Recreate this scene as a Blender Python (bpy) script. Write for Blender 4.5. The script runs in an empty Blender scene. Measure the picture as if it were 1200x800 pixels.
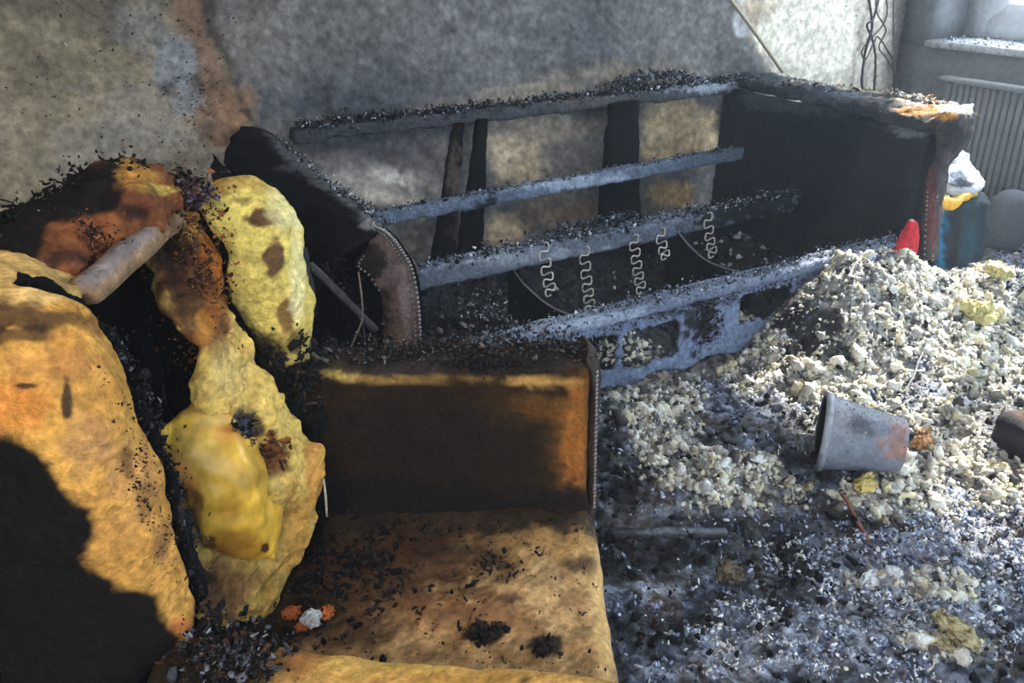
import bpy, math, random
import numpy as np
from mathutils import Vector, Matrix, noise
random.seed(7); RNG = np.random.default_rng(7)
SC = bpy.context.scene; COL = SC.collection
# ------------------------------------------------------------------ camera
F = 981.0; H = 1.35
_X = np.array([2080, 525, -F]); _X /= np.linalg.norm(_X)
_Y = np.array([-580, 465, -F]); _Y /= np.linalg.norm(_Y)
_Y -= _X * (_X @ _Y); _Y /= np.linalg.norm(_Y)
RW = np.array([_X, _Y, np.cross(_X, _Y)])
CP = np.array([0, 0, H])
cam = bpy.data.cameras.new('camera'); camo = bpy.data.objects.new('camera', cam); COL.objects.link(camo)
cam.sensor_fit = 'HORIZONTAL'; cam.sensor_width = 36.0; cam.lens = 36.0 * F / 1200; cam.clip_start = 0.02
camo.matrix_world = Matrix([list(RW[0]) + [0], list(RW[1]) + [0], list(RW[2]) + [H], [0, 0, 0, 1]])
SC.camera = camo
# ------------------------------------------------------------------ world, sun, lights, exposure
w = bpy.data.worlds.new('sky'); SC.world = w; w.use_nodes = True
w.node_tree.nodes['Background'].inputs[0].default_value = (0.62, 0.78, 1.0, 1)
w.node_tree.nodes['Background'].inputs[1].default_value = 2.6
def light(name, kind, loc, target, energy, color, size=1.0, sizey=None):
    l = bpy.data.lights.new(name, kind); o = bpy.data.objects.new(name, l); COL.objects.link(o)
    l.energy = energy; l.color = color
    if kind == 'AREA':
        l.shape = 'RECTANGLE'; l.size = size; l.size_y = sizey or size
    if kind == 'SUN': l.angle = math.radians(size)
    o.location = loc
    o.rotation_euler = (Vector(target) - Vector(loc)).to_track_quat('-Z', 'Y').to_euler()
    return o
SUN_D = Vector((0.75, 0.30, 0.70))
light('sun', 'SUN', SUN_D * 5, (0, 0, 0), 15.0, (1.0, 0.94, 0.84), 1.2)
light('window_daylight', 'AREA', (4.6, 1.7, 2.2), (1.4, 1.4, 0.2), 170, (0.70, 0.85, 1.0), 2.3, 1.5)
light('fill_light', 'AREA', (-0.7, -0.7, 2.55), (0.5, 1.9, 0.5), 62, (1.0, 0.96, 0.90), 1.0, 0.9)  # soft fill added above and behind the camera, not a visible lamp
SC.view_settings.view_transform = 'Standard'; SC.view_settings.look = 'None'
SC.view_settings.exposure = 0.35; SC.view_settings.gamma = 1.0
# ------------------------------------------------------------------ helpers
E1 = np.array([math.cos(math.radians(-27.55)), math.sin(math.radians(-27.55)), 0.0])
E2 = np.array([-E1[1], E1[0], 0.0])
def ray(u, v): return RW @ np.array([u - 600, 400 - v, -F])
def onz(u, v, z): d = ray(u, v); return CP + d * ((z - H) / d[2])
def ony(u, v, y): d = ray(u, v); return CP + d * (y / d[1])
def onx(u, v, x): d = ray(u, v); return CP + d * (x / d[0])
def ont(u, v, t): d = ray(u, v); return CP + d * (t / (d @ E2))
def chair(s, t, z): return s * E1 + t * E2 + np.array([0, 0, z])
def proj(P):
    c = (np.asarray(P) - CP) @ RW
    return 600 + F * c[:, 0] / -c[:, 2], 400 - F * c[:, 1] / -c[:, 2]
def nz(P, f, off=0.0, octv=3):
    return np.array([noise.fractal(Vector((p[0]*f+off, p[1]*f+off*1.7, p[2]*f-off)), 0.8, 2.1, octv) for p in P])
def nvec(P, f, off=0.0):
    return np.array([noise.turbulence_vector(Vector((p[0]*f+off, p[1]*f+off, p[2]*f)), 2, False) for p in P])
def sm(x): x = np.clip(x, 0, 1); return x*x*(3-2*x)
def srgb(c):
    c = np.array(c, float) / 255.0
    return np.where(c < .04045, c/12.92, ((c+.055)/1.055)**2.4)
def paint(P, base, blobs, f=14, seed=0.0, rag=0.55, mott=None, cn=1.0):
    """stain layers: (cu, cv, ru, rv, (r,g,b), strength[, softness]); a polygon layer is (list of points, (r,g,b), strength, softness)"""
    u, v = proj(P)
    n1 = nz(P, f, seed); n2 = nz(P, f*3.3, seed+5.1); n3 = nz(P, 55, seed+9, 2)
    C = np.tile(srgb(base), (len(P), 1)) * (1 + cn*(.22*n2 + .14*n1))[:, None]
    if mott:   # veins and blotches of a second colour
        for col, fr, st in mott:
            a_ = nz(P, fr, seed+31, 4); v_ = sm(1-np.abs(a_)/.16)*.6+sm((a_-.12)/.3)*.7
            wq = np.clip(v_*st, 0, 1)[:, None]; C = C*(1-wq)+srgb(col)*wq
    for b in blobs:
        if isinstance(b[0], list):
            pts, col, st, soft = b
            ins = np.zeros(len(P), bool); dmin = np.full(len(P), 1e9)
            for i in range(len(pts)):
                x0, y0 = pts[i-1]; x1, y1 = pts[i]
                cr = (y0 > v) != (y1 > v)
                with np.errstate(all='ignore'):
                    xi = (x1-x0)*(v-y0)/((y1-y0) if y1 != y0 else 1e-9)+x0
                ins ^= cr & (u < xi)
                L = (x1-x0)**2+(y1-y0)**2+1e-9
                k = np.clip(((u-x0)*(x1-x0)+(v-y0)*(y1-y0))/L, 0, 1)
                dmin = np.minimum(dmin, np.hypot(u-x0-k*(x1-x0), v-y0-k*(y1-y0)))
            d = np.where(ins, dmin, -dmin) + soft*1.1*n1 + soft*.9*n2
            wgt = sm(.5 + d/(2*soft)) * st
        else:
            cu, cv, ru, rv, col, st = b[:6]; soft = b[6] if len(b) > 6 else .35
            d = np.sqrt(((u-cu)/ru)**2+((v-cv)/rv)**2) + rag*n1 + rag*.7*n2
            wgt = sm((1-d)/soft + .5) * st
        C = C*(1-wgt[:, None]) + (srgb(col)*(1+.25*n2[:, None]))*wgt[:, None]
    C *= (1 + .18*n3)[:, None]
    return np.clip(C, 0.002, 1)
def mesh(name, V, faces, cols=None, smooth=True):
    me = bpy.data.meshes.new(name)
    V = np.asarray(V, float)
    if isinstance(faces, np.ndarray):
        n, k = faces.shape
        me.vertices.add(len(V)); me.vertices.foreach_set('co', V.ravel())
        me.loops.add(n*k); me.loops.foreach_set('vertex_index', faces.astype(np.int32).ravel())
        me.polygons.add(n); me.polygons.foreach_set('loop_start', np.arange(0, n*k, k, dtype=np.int32))
        me.update(calc_edges=True)
    else:
        me.from_pydata([tuple(p) for p in V], [], faces)
    if smooth: me.polygons.foreach_set('use_smooth', [True]*len(me.polygons))
    if cols is not None:
        a = me.color_attributes.new('col', 'FLOAT_COLOR', 'POINT')
        a.data.foreach_set('color', np.c_[cols, np.ones(len(cols))].ravel())
    me.update(); return me
def wloc(o):
    l = Vector(o.location)
    while o.parent: o = o.parent; l += Vector(o.location)
    return l
def put(name, V, faces, m, parent=None, cols=None, smooth=True, label=None, cat=None, group=None, kind=None):
    V = np.asarray(V, float)
    org = np.array([(V[:, 0].min()+V[:, 0].max())/2, (V[:, 1].min()+V[:, 1].max())/2, V[:, 2].min()])
    o = bpy.data.objects.new(name, mesh(name, V-org, faces, cols, smooth))
    o.data.materials.append(m)
    if parent:
        o.parent = parent; org = org - np.array(wloc(parent))
    o.location = org; COL.objects.link(o); tag(o, label, cat, group, kind); return o
def tag(o, label=None, cat=None, group=None, kind=None):
    for k, x in (('label', label), ('category', cat), ('group', group), ('kind', kind)):
        if x: o[k] = x
    return o
def thing(name, loc, label, cat, group=None):
    o = bpy.data.objects.new(name, None); COL.objects.link(o); o.location = loc; o.empty_display_size = .1
    return tag(o, label, cat, group)
def gridfaces(nu, nv, off=0, flip=False):
    i = np.arange(nu-1)[:, None]*nv + np.arange(nv-1)[None]
    f = np.stack([i, i+1, i+nv+1, i+nv], -1).reshape(-1, 4)+off
    return f[:, ::-1] if flip else f
# materials -------------------------------------------------------------
def mat(name, color=None, rough=.85, bump=.4, scale=120, var=.35, spec=.5, metal=0, sheen=0, scale2=None):
    m = bpy.data.materials.new(name); m.use_nodes = True; nt = m.node_tree; N = nt.nodes; L = nt.links
    b = N['Principled BSDF']
    tc = N.new('ShaderNodeTexCoord'); t = N.new('ShaderNodeTexNoise')
    t.inputs['Scale'].default_value = scale; t.inputs['Detail'].default_value = 5; t.inputs['Roughness'].default_value = .65
    L.new(tc.outputs['Object'], t.inputs['Vector'])
    mx = N.new('ShaderNodeMixRGB'); mx.blend_type = 'MULTIPLY'; mx.inputs[0].default_value = 1
    r = N.new('ShaderNodeMapRange'); r.inputs[1].default_value = .3; r.inputs[2].default_value = .7
    r.inputs[3].default_value = 1-var; r.inputs[4].default_value = 1+var
    L.new(t.outputs['Fac'], r.inputs[0])
    if color is None:
        a = N.new('ShaderNodeAttribute'); a.attribute_name = 'col'; L.new(a.outputs['Color'], mx.inputs[1])
    else: mx.inputs[1].default_value = tuple(srgb(color))+(1,)
    L.new(r.outputs[0], mx.inputs[2]); L.new(mx.outputs[0], b.inputs['Base Color'])
    b.inputs['Roughness'].default_value = rough; b.inputs['Specular IOR Level'].default_value = spec
    b.inputs['Metallic'].default_value = metal
    if bump:
        bp = N.new('ShaderNodeBump'); bp.inputs['Strength'].default_value = bump; bp.inputs['Distance'].default_value = .01
        L.new(t.outputs['Fac'], bp.inputs['Height']); L.new(bp.outputs[0], b.inputs['Normal'])
    return m
M_WALL = mat('sooty_plaster', rough=.95, bump=.35, scale=38, var=.42, spec=.2)
M_FOAM = mat('singed_foam', rough=.9, bump=.8, scale=95, var=.38, spec=.15)
M_FLAP = mat('smooth_foam', rough=.42, bump=.12, scale=30, var=.12, spec=.4)
M_CHAR = mat('char', rough=.9, spec=.06, bump=1.0, scale=90, var=.5)
M_SOOT = mat('soot_black', (12, 12, 12), rough=.95, bump=.5, scale=60, var=.4, spec=.1)
M_CHARP = mat('char_plain', (18, 17, 18), rough=.9, spec=.06, bump=1.0, scale=90, var=.5)
M_CHARD = mat('char_painted', rough=.75, bump=.6, scale=80, var=.4, spec=.12)
M_ASH = mat('ash_wood', rough=.7, bump=.9, scale=70, var=.45, spec=.25)
M_NAIL = mat('nail_head', (128, 122, 116), rough=.4, bump=0, var=.3, metal=.6)
M_DEB = mat('debris', rough=.42, bump=1.0, scale=140, var=.5)
M_FLUFF = mat('fluff', rough=.95, bump=.8, scale=160, var=.25, spec=.15)
# curve / control-net patch ------------------------------------------------
def cr(P, n):
    P = np.asarray(P, float); k = len(P)
    Q = np.concatenate([[2*P[0]-P[1]], P, [2*P[-1]-P[-2]]])
    x = np.linspace(0, k-1-1e-9, n); i = x.astype(int); f = (x-i)
    f = f.reshape((-1,)+(1,)*(P.ndim-1)); a, b, c, d = Q[i], Q[i+1], Q[i+2], Q[i+3]
    return .5*((2*b)+(c-a)*f+(2*a-5*b+4*c-d)*f*f+(3*b-a-3*c+d)*f**3)
def pillow(name, net, nu, nv, th, amp, freq, m, parent, base, blobs, rag=.01, ragf=16, edge=.12, seed=0., paintf=14, mott=None, **kw):
    """net: rows of 3D points; gives a closed thick sheet with rounded, ragged edge"""
    G = cr(np.array(net, float), nu); G = cr(G.transpose(1, 0, 2), nv).transpose(1, 0, 2)
    dU = np.gradient(G, axis=0); dV = np.gradient(G, axis=1)
    N = np.cross(dU, dV); N /= np.linalg.norm(N, axis=2, keepdims=True)+1e-9
    if ((G-CP)*N).sum() > 0: N = -N
    a = np.linspace(0, 1, nu)[:, None]; b = np.linspace(0, 1, nv)[None]
    e = np.minimum(np.minimum(a, 1-a), np.minimum(b, 1-b)*max(1, 1.0))
    k = np.clip(e/edge, 0, 1); prof = np.sqrt(np.clip(1-(1-k)**2, 0, 1))
    P0 = G.reshape(-1, 3)
    if rag: P0 = P0 + nvec(P0, ragf, seed)*rag
    N = N.reshape(-1, 3); pr = prof.reshape(-1, 1)
    d = nz(P0, freq, seed)+.5*nz(P0, freq*3, seed+3)+.35*nz(P0, freq*8, seed+6)
    fr = P0 + N*(th*.5*pr) + N*(amp*d[:, None]*np.clip(pr*1.5, 0, 1))
    bk = P0 - N*(th*.5*pr)
    V = np.concatenate([fr, bk]); n = nu*nv
    Fc = np.concatenate([gridfaces(nu, nv), gridfaces(nu, nv, n, True)])
    # orientation check
    f0 = Fc[len(Fc)//4]; nn = np.cross(V[f0[1]]-V[f0[0]], V[f0[3]]-V[f0[0]])
    if nn @ N[f0[0]] < 0: Fc = Fc[:, ::-1]
    ring = [i*nv for i in range(nu)]+[(nu-1)*nv+j for j in range(1, nv)]+[i*nv+nv-1 for i in range(nu-2, -1, -1)]+[j for j in range(nv-2, 0, -1)]
    ring = np.array(ring); r2 = np.roll(ring, -1)
    Fc = np.concatenate([Fc, np.stack([ring, r2, r2+n, ring+n], -1)])
    return put(name, V, Fc, m, parent, paint(V, base, blobs, paintf, seed, mott=mott), **kw)
def rbox(lo, hi, r, step, frame=None):
    """rounded box, subdivided; lo/hi in frame coords"""
    lo = np.array(lo, float); hi = np.array(hi, float)
    V = []; Fs = []
    ax = [np.linspace(lo[i], hi[i], max(3, int((hi[i]-lo[i])/step)+2)) for i in range(3)]
    idx = {}
    def vid(i, j, k):
        if (i, j, k) not in idx: idx[(i, j, k)] = len(V); V.append((ax[0][i], ax[1][j], ax[2][k]))
        return idx[(i, j, k)]
    n = [len(a)-1 for a in ax]
    for A, (B, D) in ((0, (1, 2)), (1, (2, 0)), (2, (0, 1))):
        for side in (0, 1):
            for b in range(n[B]):
                for d in range(n[D]):
                    q = []
                    for (x, y) in ((0, 0), (1, 0), (1, 1), (0, 1)):
                        t = [0, 0, 0]; t[A] = n[A] if side else 0; t[B] = b+x; t[D] = d+y; q.append(vid(*t))
                    Fs.append(q if side else q[::-1])
    V = np.array(V)
    c = np.clip(V, lo+r, hi-r); dlt = V-c; L = np.linalg.norm(dlt, axis=1, keepdims=True)
    # direction for rounding
    V = np.where(L > 1e-9, c+dlt/np.maximum(L, 1e-9)*r, V)
    V2 = V
    if frame is not None: V2 = frame(V)
    return V2, np.array(Fs)
def cframe(V): return np.outer(V[:, 0], E1)+np.outer(V[:, 1], E2)+np.outer(V[:, 2], [0, 0, 1])
def rough_up(V, amp, f, seed=0., hi=1.0):
    d = nvec(V, f, seed)*amp + nvec(V, f*3.5, seed+4)*amp*.5*hi
    return V+d
def beam(p0, p1, wd, ht, up=(0, 0, 1), r=.006, step=.02, amp=.006, f=14, seed=0.):
    p0 = np.array(p0, float); p1 = np.array(p1, float); L = np.linalg.norm(p1-p0)
    a = (p1-p0)/L; up = np.array(up, float); b = np.cross(up, a); b /= np.linalg.norm(b); c = np.cross(a, b)
    V, Fc = rbox((0, -wd/2, -ht/2), (L, wd/2, ht/2), min(r, wd*.45, ht*.45), step,
                 lambda V: p0+np.outer(V[:, 0], a)+np.outer(V[:, 1], b)+np.outer(V[:, 2], c))
    return rough_up(V, amp, f, seed), Fc
def tube(pts, rad, seg=8, n=None, rads=None):
    P = cr(np.array(pts, float), n or max(2, len(pts)*6)) if len(pts) > 2 or n else np.array(pts, float)
    m = len(P); T = np.gradient(P, axis=0); T /= np.linalg.norm(T, axis=1, keepdims=True)+1e-12
    V = []; ref = np.array([.13, .21, .97])
    for i in range(m):
        a = np.cross(T[i], ref); a /= np.linalg.norm(a)+1e-9; b = np.cross(T[i], a)
        rr = rad if rads is None else np.interp(i/(m-1), np.linspace(0, 1, len(rads)), rads)
        for k in range(seg):
            t = 2*math.pi*k/seg; V.append(P[i]+rr*(math.cos(t)*a+math.sin(t)*b))
    Fs = [[i*seg+k, i*seg+(k+1) % seg, (i+1)*seg+(k+1) % seg, (i+1)*seg+k] for i in range(m-1) for k in range(seg)]
    Fs += [list(range(seg))[::-1], [(m-1)*seg+k for k in range(seg)]]
    return np.array(V), Fs
# shard scatter -------------------------------------------------------------
def ico(sub):
    import bmesh
    bm = bmesh.new(); bmesh.ops.create_icosphere(bm, subdivisions=sub, radius=1)
    V = np.array([v.co[:] for v in bm.verts]); Fc = np.array([[v.index for v in f.verts] for f in bm.faces]); bm.free(); return V, Fc
ICO1 = ico(1); ICO2 = ico(2); ICO4 = ico(4)
def rotm(n):
    q = RNG.normal(size=(n, 4)); q /= np.linalg.norm(q, axis=1, keepdims=True); w_, x, y, z = q.T
    return np.stack([1-2*(y*y+z*z), 2*(x*y-z*w_), 2*(x*z+y*w_), 2*(x*y+z*w_), 1-2*(x*x+z*z), 2*(y*z-x*w_), 2*(x*z-y*w_), 2*(y*z+x*w_), 1-2*(x*x+y*y)], -1).reshape(n, 3, 3)
def bits(C, size, shape=(1, .7, .35), jit=.3, base=ICO1):
    """many lumpy bits at centres C; size per bit; returns verts, faces"""
    C = np.asarray(C); n = len(C); B, Fc = base; k = len(B)
    V = B[None]*np.array(shape)*(1+RNG.normal(size=(n, k, 1))*jit)*(1+RNG.normal(size=(n, 1, 3))*.25)
    V = np.einsum('nij,nkj->nki', rotm(n), V)*np.asarray(size).reshape(n, 1, 1)+C[:, None]
    return V.reshape(-1, 3), (Fc[None]+(np.arange(n)*k)[:, None, None]).reshape(-1, 3)
def pick(cols, n, p=None, var=.25):
    c = np.array([srgb(x) for x in cols])[RNG.choice(len(cols), n, p=p)]
    return np.clip(c*(1+RNG.normal(size=(n, 1))*var), .002, .95)
def crust(name, C, size, cols, parent, m=None, p=None, shape=(1, .7, .3), base=ICO1, **kw):
    C = np.asarray(C); size = np.asarray(size, float)
    if len(C) > 60:
        C = np.concatenate([C, C+RNG.normal(size=C.shape)*.006, C+RNG.normal(size=C.shape)*.009]); size = np.concatenate([size*.62, size*.42, size*.34])
    V, Fc = bits(C, size, shape, .34, base); k = len(base[0])
    c = np.repeat(pick(cols, len(C), p), k, 0)
    return put(name, V, Fc, m or M_CHARD, parent, c, smooth=False, kind='stuff', **kw)
def along(pts, n, jit):
    P = cr(np.array(pts, float), 200) if len(pts) > 2 else np.linspace(pts[0], pts[1], 200)
    return P[RNG.integers(0, 200, n)]+RNG.normal(size=(n, 3))*np.array(jit)
NAILME = None
def nails(P, nrm, parent, r=.0055):
    global NAILME
    if NAILME is None:
        V, Fc = ICO1; V = V*np.array([1, 1, .6]); NAILME = mesh('nail', V, Fc); NAILME.materials.append(M_NAIL)
    q = Vector(nrm).to_track_quat('Z', 'Y').to_euler(); pl = wloc(parent)
    for p in P:
        o = bpy.data.objects.new('nail', NAILME); COL.objects.link(o); o.parent = parent
        o.location = Vector(p)-pl; o.scale = (r*random.uniform(.85, 1.15),)*3; o.rotation_euler = q
BLK = (20, 19, 20)
# ==================================================================== SETTING
def wallgrid(name, fn, a0, a1, b0, b1, step, th, nrm, base, blobs, seed, amp=.004, hole=None):
    na = int((a1-a0)/step)+2; nb = int((b1-b0)/step)+2
    A, B = np.meshgrid(np.linspace(a0, a1, na), np.linspace(b0, b1, nb), indexing='ij')
    P = np.array([fn(a, b) for a, b in zip(A.ravel(), B.ravel())]); N = np.array(nrm, float)
    P = P+N*(amp*nz(P, 4, seed))[:, None]
    V = np.concatenate([P, P-N*th]); n = na*nb
    Fc = np.concatenate([gridfaces(na, nb), gridfaces(na, nb, n, True)])
    if np.cross(V[Fc[0][1]]-V[Fc[0][0]], V[Fc[0][3]]-V[Fc[0][0]]) @ N < 0: Fc = Fc[:, ::-1]
    C = paint(V, base, blobs, 5, seed, .5)
    uu, vv = proj(V); am = .10+.36*sm((uu-190)/90)*sm((980-uu)/120)
    q = .6*nz(V, 11, seed+3, 5)+.9*nz(V, 30, seed+8, 4); C *= np.clip(1+am*q, .3, 2)[:, None]
    return put(name, V, Fc, M_WALL, None, np.clip(C, .003, .95), kind='structure')
WY = 3.2
TAN = (150, 136, 112)
wall_blobs = [
    (40, -60, 420, 120, (96, 88, 72), .75, 1.2), (-200, 150, 160, 400, (112, 98, 78), .6, 1.2),
    (180, 175, 110, 60, (158, 150, 138), .7, .9),
    ([(245, -400), (250, 40), (275, 100), (296, 150), (300, 420), (1150, 420), (1040, 60), (930, 60), (893, 60), (872, 20), (868, -400)], (108, 105, 102), 1, 12),
    (340, 70, 55, 90, (118, 116, 112), .7, .8), (290, 20, 40, 60, (125, 117, 108), .6, .8), (440, 110, 110, 45, (78, 79, 84), .7, .9),
    (560, 40, 80, 70, (118, 117, 114), .55, .9), (690, 60, 60, 60, (82, 82, 86), .6, .9), (800, 40, 60, 60, (120, 116, 110), .6, .9),
    (640, 110, 70, 14, (150, 138, 120), .7, .8), (540, 124, 50, 10, (156, 146, 128), .6, .8), (740, 88, 90, 12, (140, 126, 106), .6, .8),
    (390, 125, 80, 20, (66, 68, 74), .7, .9), (860, 95, 40, 14, (60, 60, 62), .6, .8),
    # seen between the frame members
    (440, 215, 60, 20, (196, 186, 174), .8, .6), (455, 235, 40, 8, (225, 215, 200), .8, .6), (420, 170, 60, 18, (84, 84, 92), .6, .8), (470, 208, 18, 6, (230, 222, 210), .8, .6), (400, 190, 26, 10, (140, 134, 130), .7, .6), 
    (610, 185, 30, 30, (214, 192, 158), .85, .6), (640, 150, 60, 18, (176, 160, 138), .7, .7), (580, 165, 14, 10, (190, 170, 140), .7, .6), (655, 190, 20, 22, (120, 112, 110), .7, .6), (690, 190, 30, 45, (92, 84, 82), .6, .8), (585, 270, 26, 20, (214, 190, 158), .85, .6), (480, 270, 20, 25, (150, 140, 126), .7, .6), (660, 245, 50, 20, (130, 108, 88), .7, .6),
    (800, 160, 50, 36, (196, 170, 130), .85, .8), (775, 180, 20, 20, (214, 190, 150), .6, .8), (790, 225, 30, 15, (176, 146, 96), .8, .6), (858, 150, 16, 60, (26, 24, 24), .9, .6),
    # brown and grey strip left of the soot
    ([(188, -400), (200, 10), (225, 60), (235, 110), (240, 168), (268, 172), (298, 150), (262, 80), (240, 30), (245, -400)], (128, 100, 80), .95, 9),
    (275, 128, 22, 22, (162, 124, 92), .7, .8), (208, 78, 26, 36, (140, 142, 146), .85, .7), (170, 30, 30, 30, (132, 130, 126), .6, .8), (222, 118, 18, 24, (140, 144, 150), .7, .6),
    (230, 97, 8, 12, (62, 58, 58), .8, .6), (198, 104, 12, 6, (66, 64, 62), .8, .6), (240, 150, 8, 20, (90, 80, 74), .6, .6),
    # soot edge line
    ([(232, -400), (236, 30), (262, 70), (278, 120), (294, 148), (300, 148), (284, 110), (272, 66), (250, 28), (248, -400)], (66, 58, 52), .85, 5),
    # pale right part
    ([(868, -400), (868, 10), (884, 40), (905, 110), (1070, 140), (1052, -400)], (218, 208, 188), 1, 6),
    (880, 22, 10, 24, (150, 128, 100), .7, .7), (900, -10, 20, 30, (168, 150, 122), .6, .8), (950, 96, 70, 12, (156, 146, 130), .5, .8), (868, 30, 14, 14, (185, 185, 182), .8, .5),
    ([(1044, -400), (1046, 120), (1080, 150), (1090, -400)], (110, 105, 100), .9, 8),
]
wall_blobs.insert(0, ([(-900, 300), (-900, -900), (3000, -900), (3000, -350), (900, -250), (200, -220)], (84, 80, 74), .8, 60))
wallgrid('wall_back', lambda a, b: (a, WY, b), -2.2, 4.4, 0, 2.7, .022, .12, (0, -1, 0), TAN, wall_blobs, 1.3)
# dents in the plaster and speckles of soot
spk = [ony(random.gauss(150, 90), random.uniform(-10, 200), WY-.002) for _ in range(240)]+[ony(random.uniform(905, 1040), random.uniform(0, 90), WY-.002) for _ in range(70)]+[ony(random.gauss(225, 22), random.gauss(110, 35), WY-.002) for _ in range(160)]
crust('soot_specks', spk, RNG.uniform(.001, .006, len(spk)), [(48, 42, 38), (70, 62, 54), (30, 28, 28)], bpy.data.objects['wall_back'], shape=(1, .5, 1))
ps = [ony(134, 114, WY-.003), ony(77, 52, WY-.003), ony(215, 60, WY-.003)]
crust('plaster_chips', ps, [.009, .006, .006], [(225, 222, 215)], bpy.data.objects['wall_back'], shape=(1, .4, 1))
XR = 4.05
def slab(name, lo, hi, m, parent=None, r=.004, step=.15, **kw):
    V, Fc = rbox(lo, hi, r, step); return put(name, V, Fc, m, parent, **kw)
M_RW = mat('grey_paint', (112, 114, 116), rough=.8, bump=.2, scale=30, var=.25)
M_FR = mat('window_white', (205, 210, 214), rough=.5, bump=.1, scale=30, var=.15)
M_SILL = mat('sill_ash', (188, 190, 194), rough=.55, bump=.6, scale=40, var=.5)
M_CEIL = mat('ceiling_soot', (110, 106, 100), rough=.95, bump=.2, scale=20, var=.3)
wr = thing('wall_right', (XR, 1, 0), None, None); wr['kind'] = 'structure'
slab('lower_wall', (XR, -2.6, 0), (XR+.35, 3.2, .78), M_RW, wr)
slab('upper_wall', (XR, -2.6, 2.6), (XR+.35, 3.2, 2.7), M_RW, wr)
slab('corner_pier', (XR, 3.02, .78), (XR+.35, 3.2, 2.6), M_RW, wr)
slab('near_pier', (XR, -2.6, .78), (XR+.35, .35, 2.6), M_RW, wr)
slab('trim_1', (XR-.04, .3, .78), (XR+.34, 3.02, .815), M_SILL, None, kind='structure')
V, Fc = bits(np.c_[RNG.uniform(4.03, 4.3, 350), RNG.uniform(1.6, 3.0, 350), np.full(350, .817)], RNG.uniform(.003, .010, 350), (1, .8, .2))
put('sill_ash', V, Fc, M_FLUFF, bpy.data.objects['trim_1'], np.repeat(pick([(235, 235, 235), (90, 92, 96), (160, 162, 165)], 350), 42 // 1 if len(ICO1[0]) == 42 else len(ICO1[0]), 0), smooth=False, kind='stuff')
win = thing('window_1', (XR+.28, 1.7, .815), None, None); win['kind'] = 'structure'
for (y0, y1, z0, z1) in ((.35, .42, .815, 2.6), (2.80, 3.02, .815, 2.6), (.42, 2.95, .815, .985), (.42, 2.95, 2.54, 2.6), (1.25, 1.32, .88, 2.54), (2.1, 2.17, .88, 2.54)):
    slab('window_frame', (XR+.25, y0, z0), (XR+.31, y1, z1), M_FR, win)
gm = bpy.data.materials.new('window_glass'); gm.use_nodes = True
nt = gm.node_tree; nt.nodes.clear(); go = nt.nodes.new('ShaderNodeOutputMaterial'); gt = nt.nodes.new('ShaderNodeBsdfTransparent'); gg = nt.nodes.new('ShaderNodeBsdfGlossy'); gx = nt.nodes.new('ShaderNodeMixShader')
gx.inputs[0].default_value = .06; gg.inputs[1].default_value = .1
nt.links.new(gt.outputs[0], gx.inputs[1]); nt.links.new(gg.outputs[0], gx.inputs[2]); nt.links.new(gx.outputs[0], go.inputs[0])
for y0, y1 in ((.42, 1.25), (1.32, 2.1), (2.17, 2.95)): slab('pane', (XR+.275, y0, .88), (XR+.281, y1, 2.54), gm, win, r=.001, step=1)
slab('wall_left', (-2.32, -2.6, 0), (-2.2, 3.2, 2.7), M_CEIL, None, kind='structure')
slab('ceiling', (-2.32, -2.6, 2.7), (XR+.35, 3.3, 2.8), M_CEIL, None, kind='structure')
slab('floor', (-2.32, -2.6, -.06), (XR+.35, 3.2, 0), mat('floor_soot', (44, 44, 48), rough=.5, bump=.5, scale=25, var=.5), None, kind='structure')
# thin smoke haze filling the room
hz = bpy.data.materials.new('haze'); hz.use_nodes = True; hn = hz.node_tree; hn.nodes.clear()
ho = hn.nodes.new('ShaderNodeOutputMaterial'); hv = hn.nodes.new('ShaderNodeVolumeScatter'); hv.inputs['Density'].default_value = .015; hv.inputs['Anisotropy'].default_value = .35; hv.inputs['Color'].default_value = (.85, .93, 1, 1)
hn.links.new(hv.outputs[0], ho.inputs['Volume'])
slab('smoke_haze', (-2.19, -2.59, .001), (XR+.24, 3.19, 2.69), hz, None, r=.001, step=9, kind='stuff', label='thin grey-blue smoke haze hanging in the room, brightest towards the window', cat='haze')
# ==================================================================== DEBRIS GROUND
def gauss(x, y, cx, cy, sx, sy, a): return a*np.exp(-((x-cx)/sx)**2-((y-cy)/sy)**2)
def hbase(x, y):
    h = .035+0*x
    h = h+gauss(x, y, 2.36, 1.82, .30, .24, .27)+gauss(x, y, 2.08, 1.74, .2, .2, .13)+gauss(x, y, 2.95, 1.68, .5, .28, .12)
    h = h+gauss(x, y, 1.32, 1.36, .24, .12, .06)+gauss(x, y, 2.3, 1.3, .5, .3, .05)+gauss(x, y, 1.2, 1.7, .4, .16, .03)
    h = h-gauss(x, y, 1.45, 1.38, .1, .1, .02)
    ins = sm((y-1.9)/.1)*sm((2.78-x)/.1)
    h = h*(1-ins)+ins*(.03+gauss(x, y, 1.1, 2.2, .2, .22, .1)+gauss(x, y, 2.35, 2.45, .2, .25, .17)+gauss(x, y, 1.6, 2.3, .15, .2, .04)+gauss(x, y, 1.47, 2.02, .10, .09, .13)+gauss(x, y, 1.95, 2.02, .10, .09, .10))
    return h
def hfull(P):
    h = hbase(P[:, 0], P[:, 1])
    q = np.c_[P[:, 0], P[:, 1], 0*h]
    n1 = nz(q, 5, 2, 3); n2 = nz(q, 17, 4, 4); n3 = nz(q, 48, 6, 3)
    return np.maximum(h+.022*n1+.018*n2+.013*n3, .002)
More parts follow.
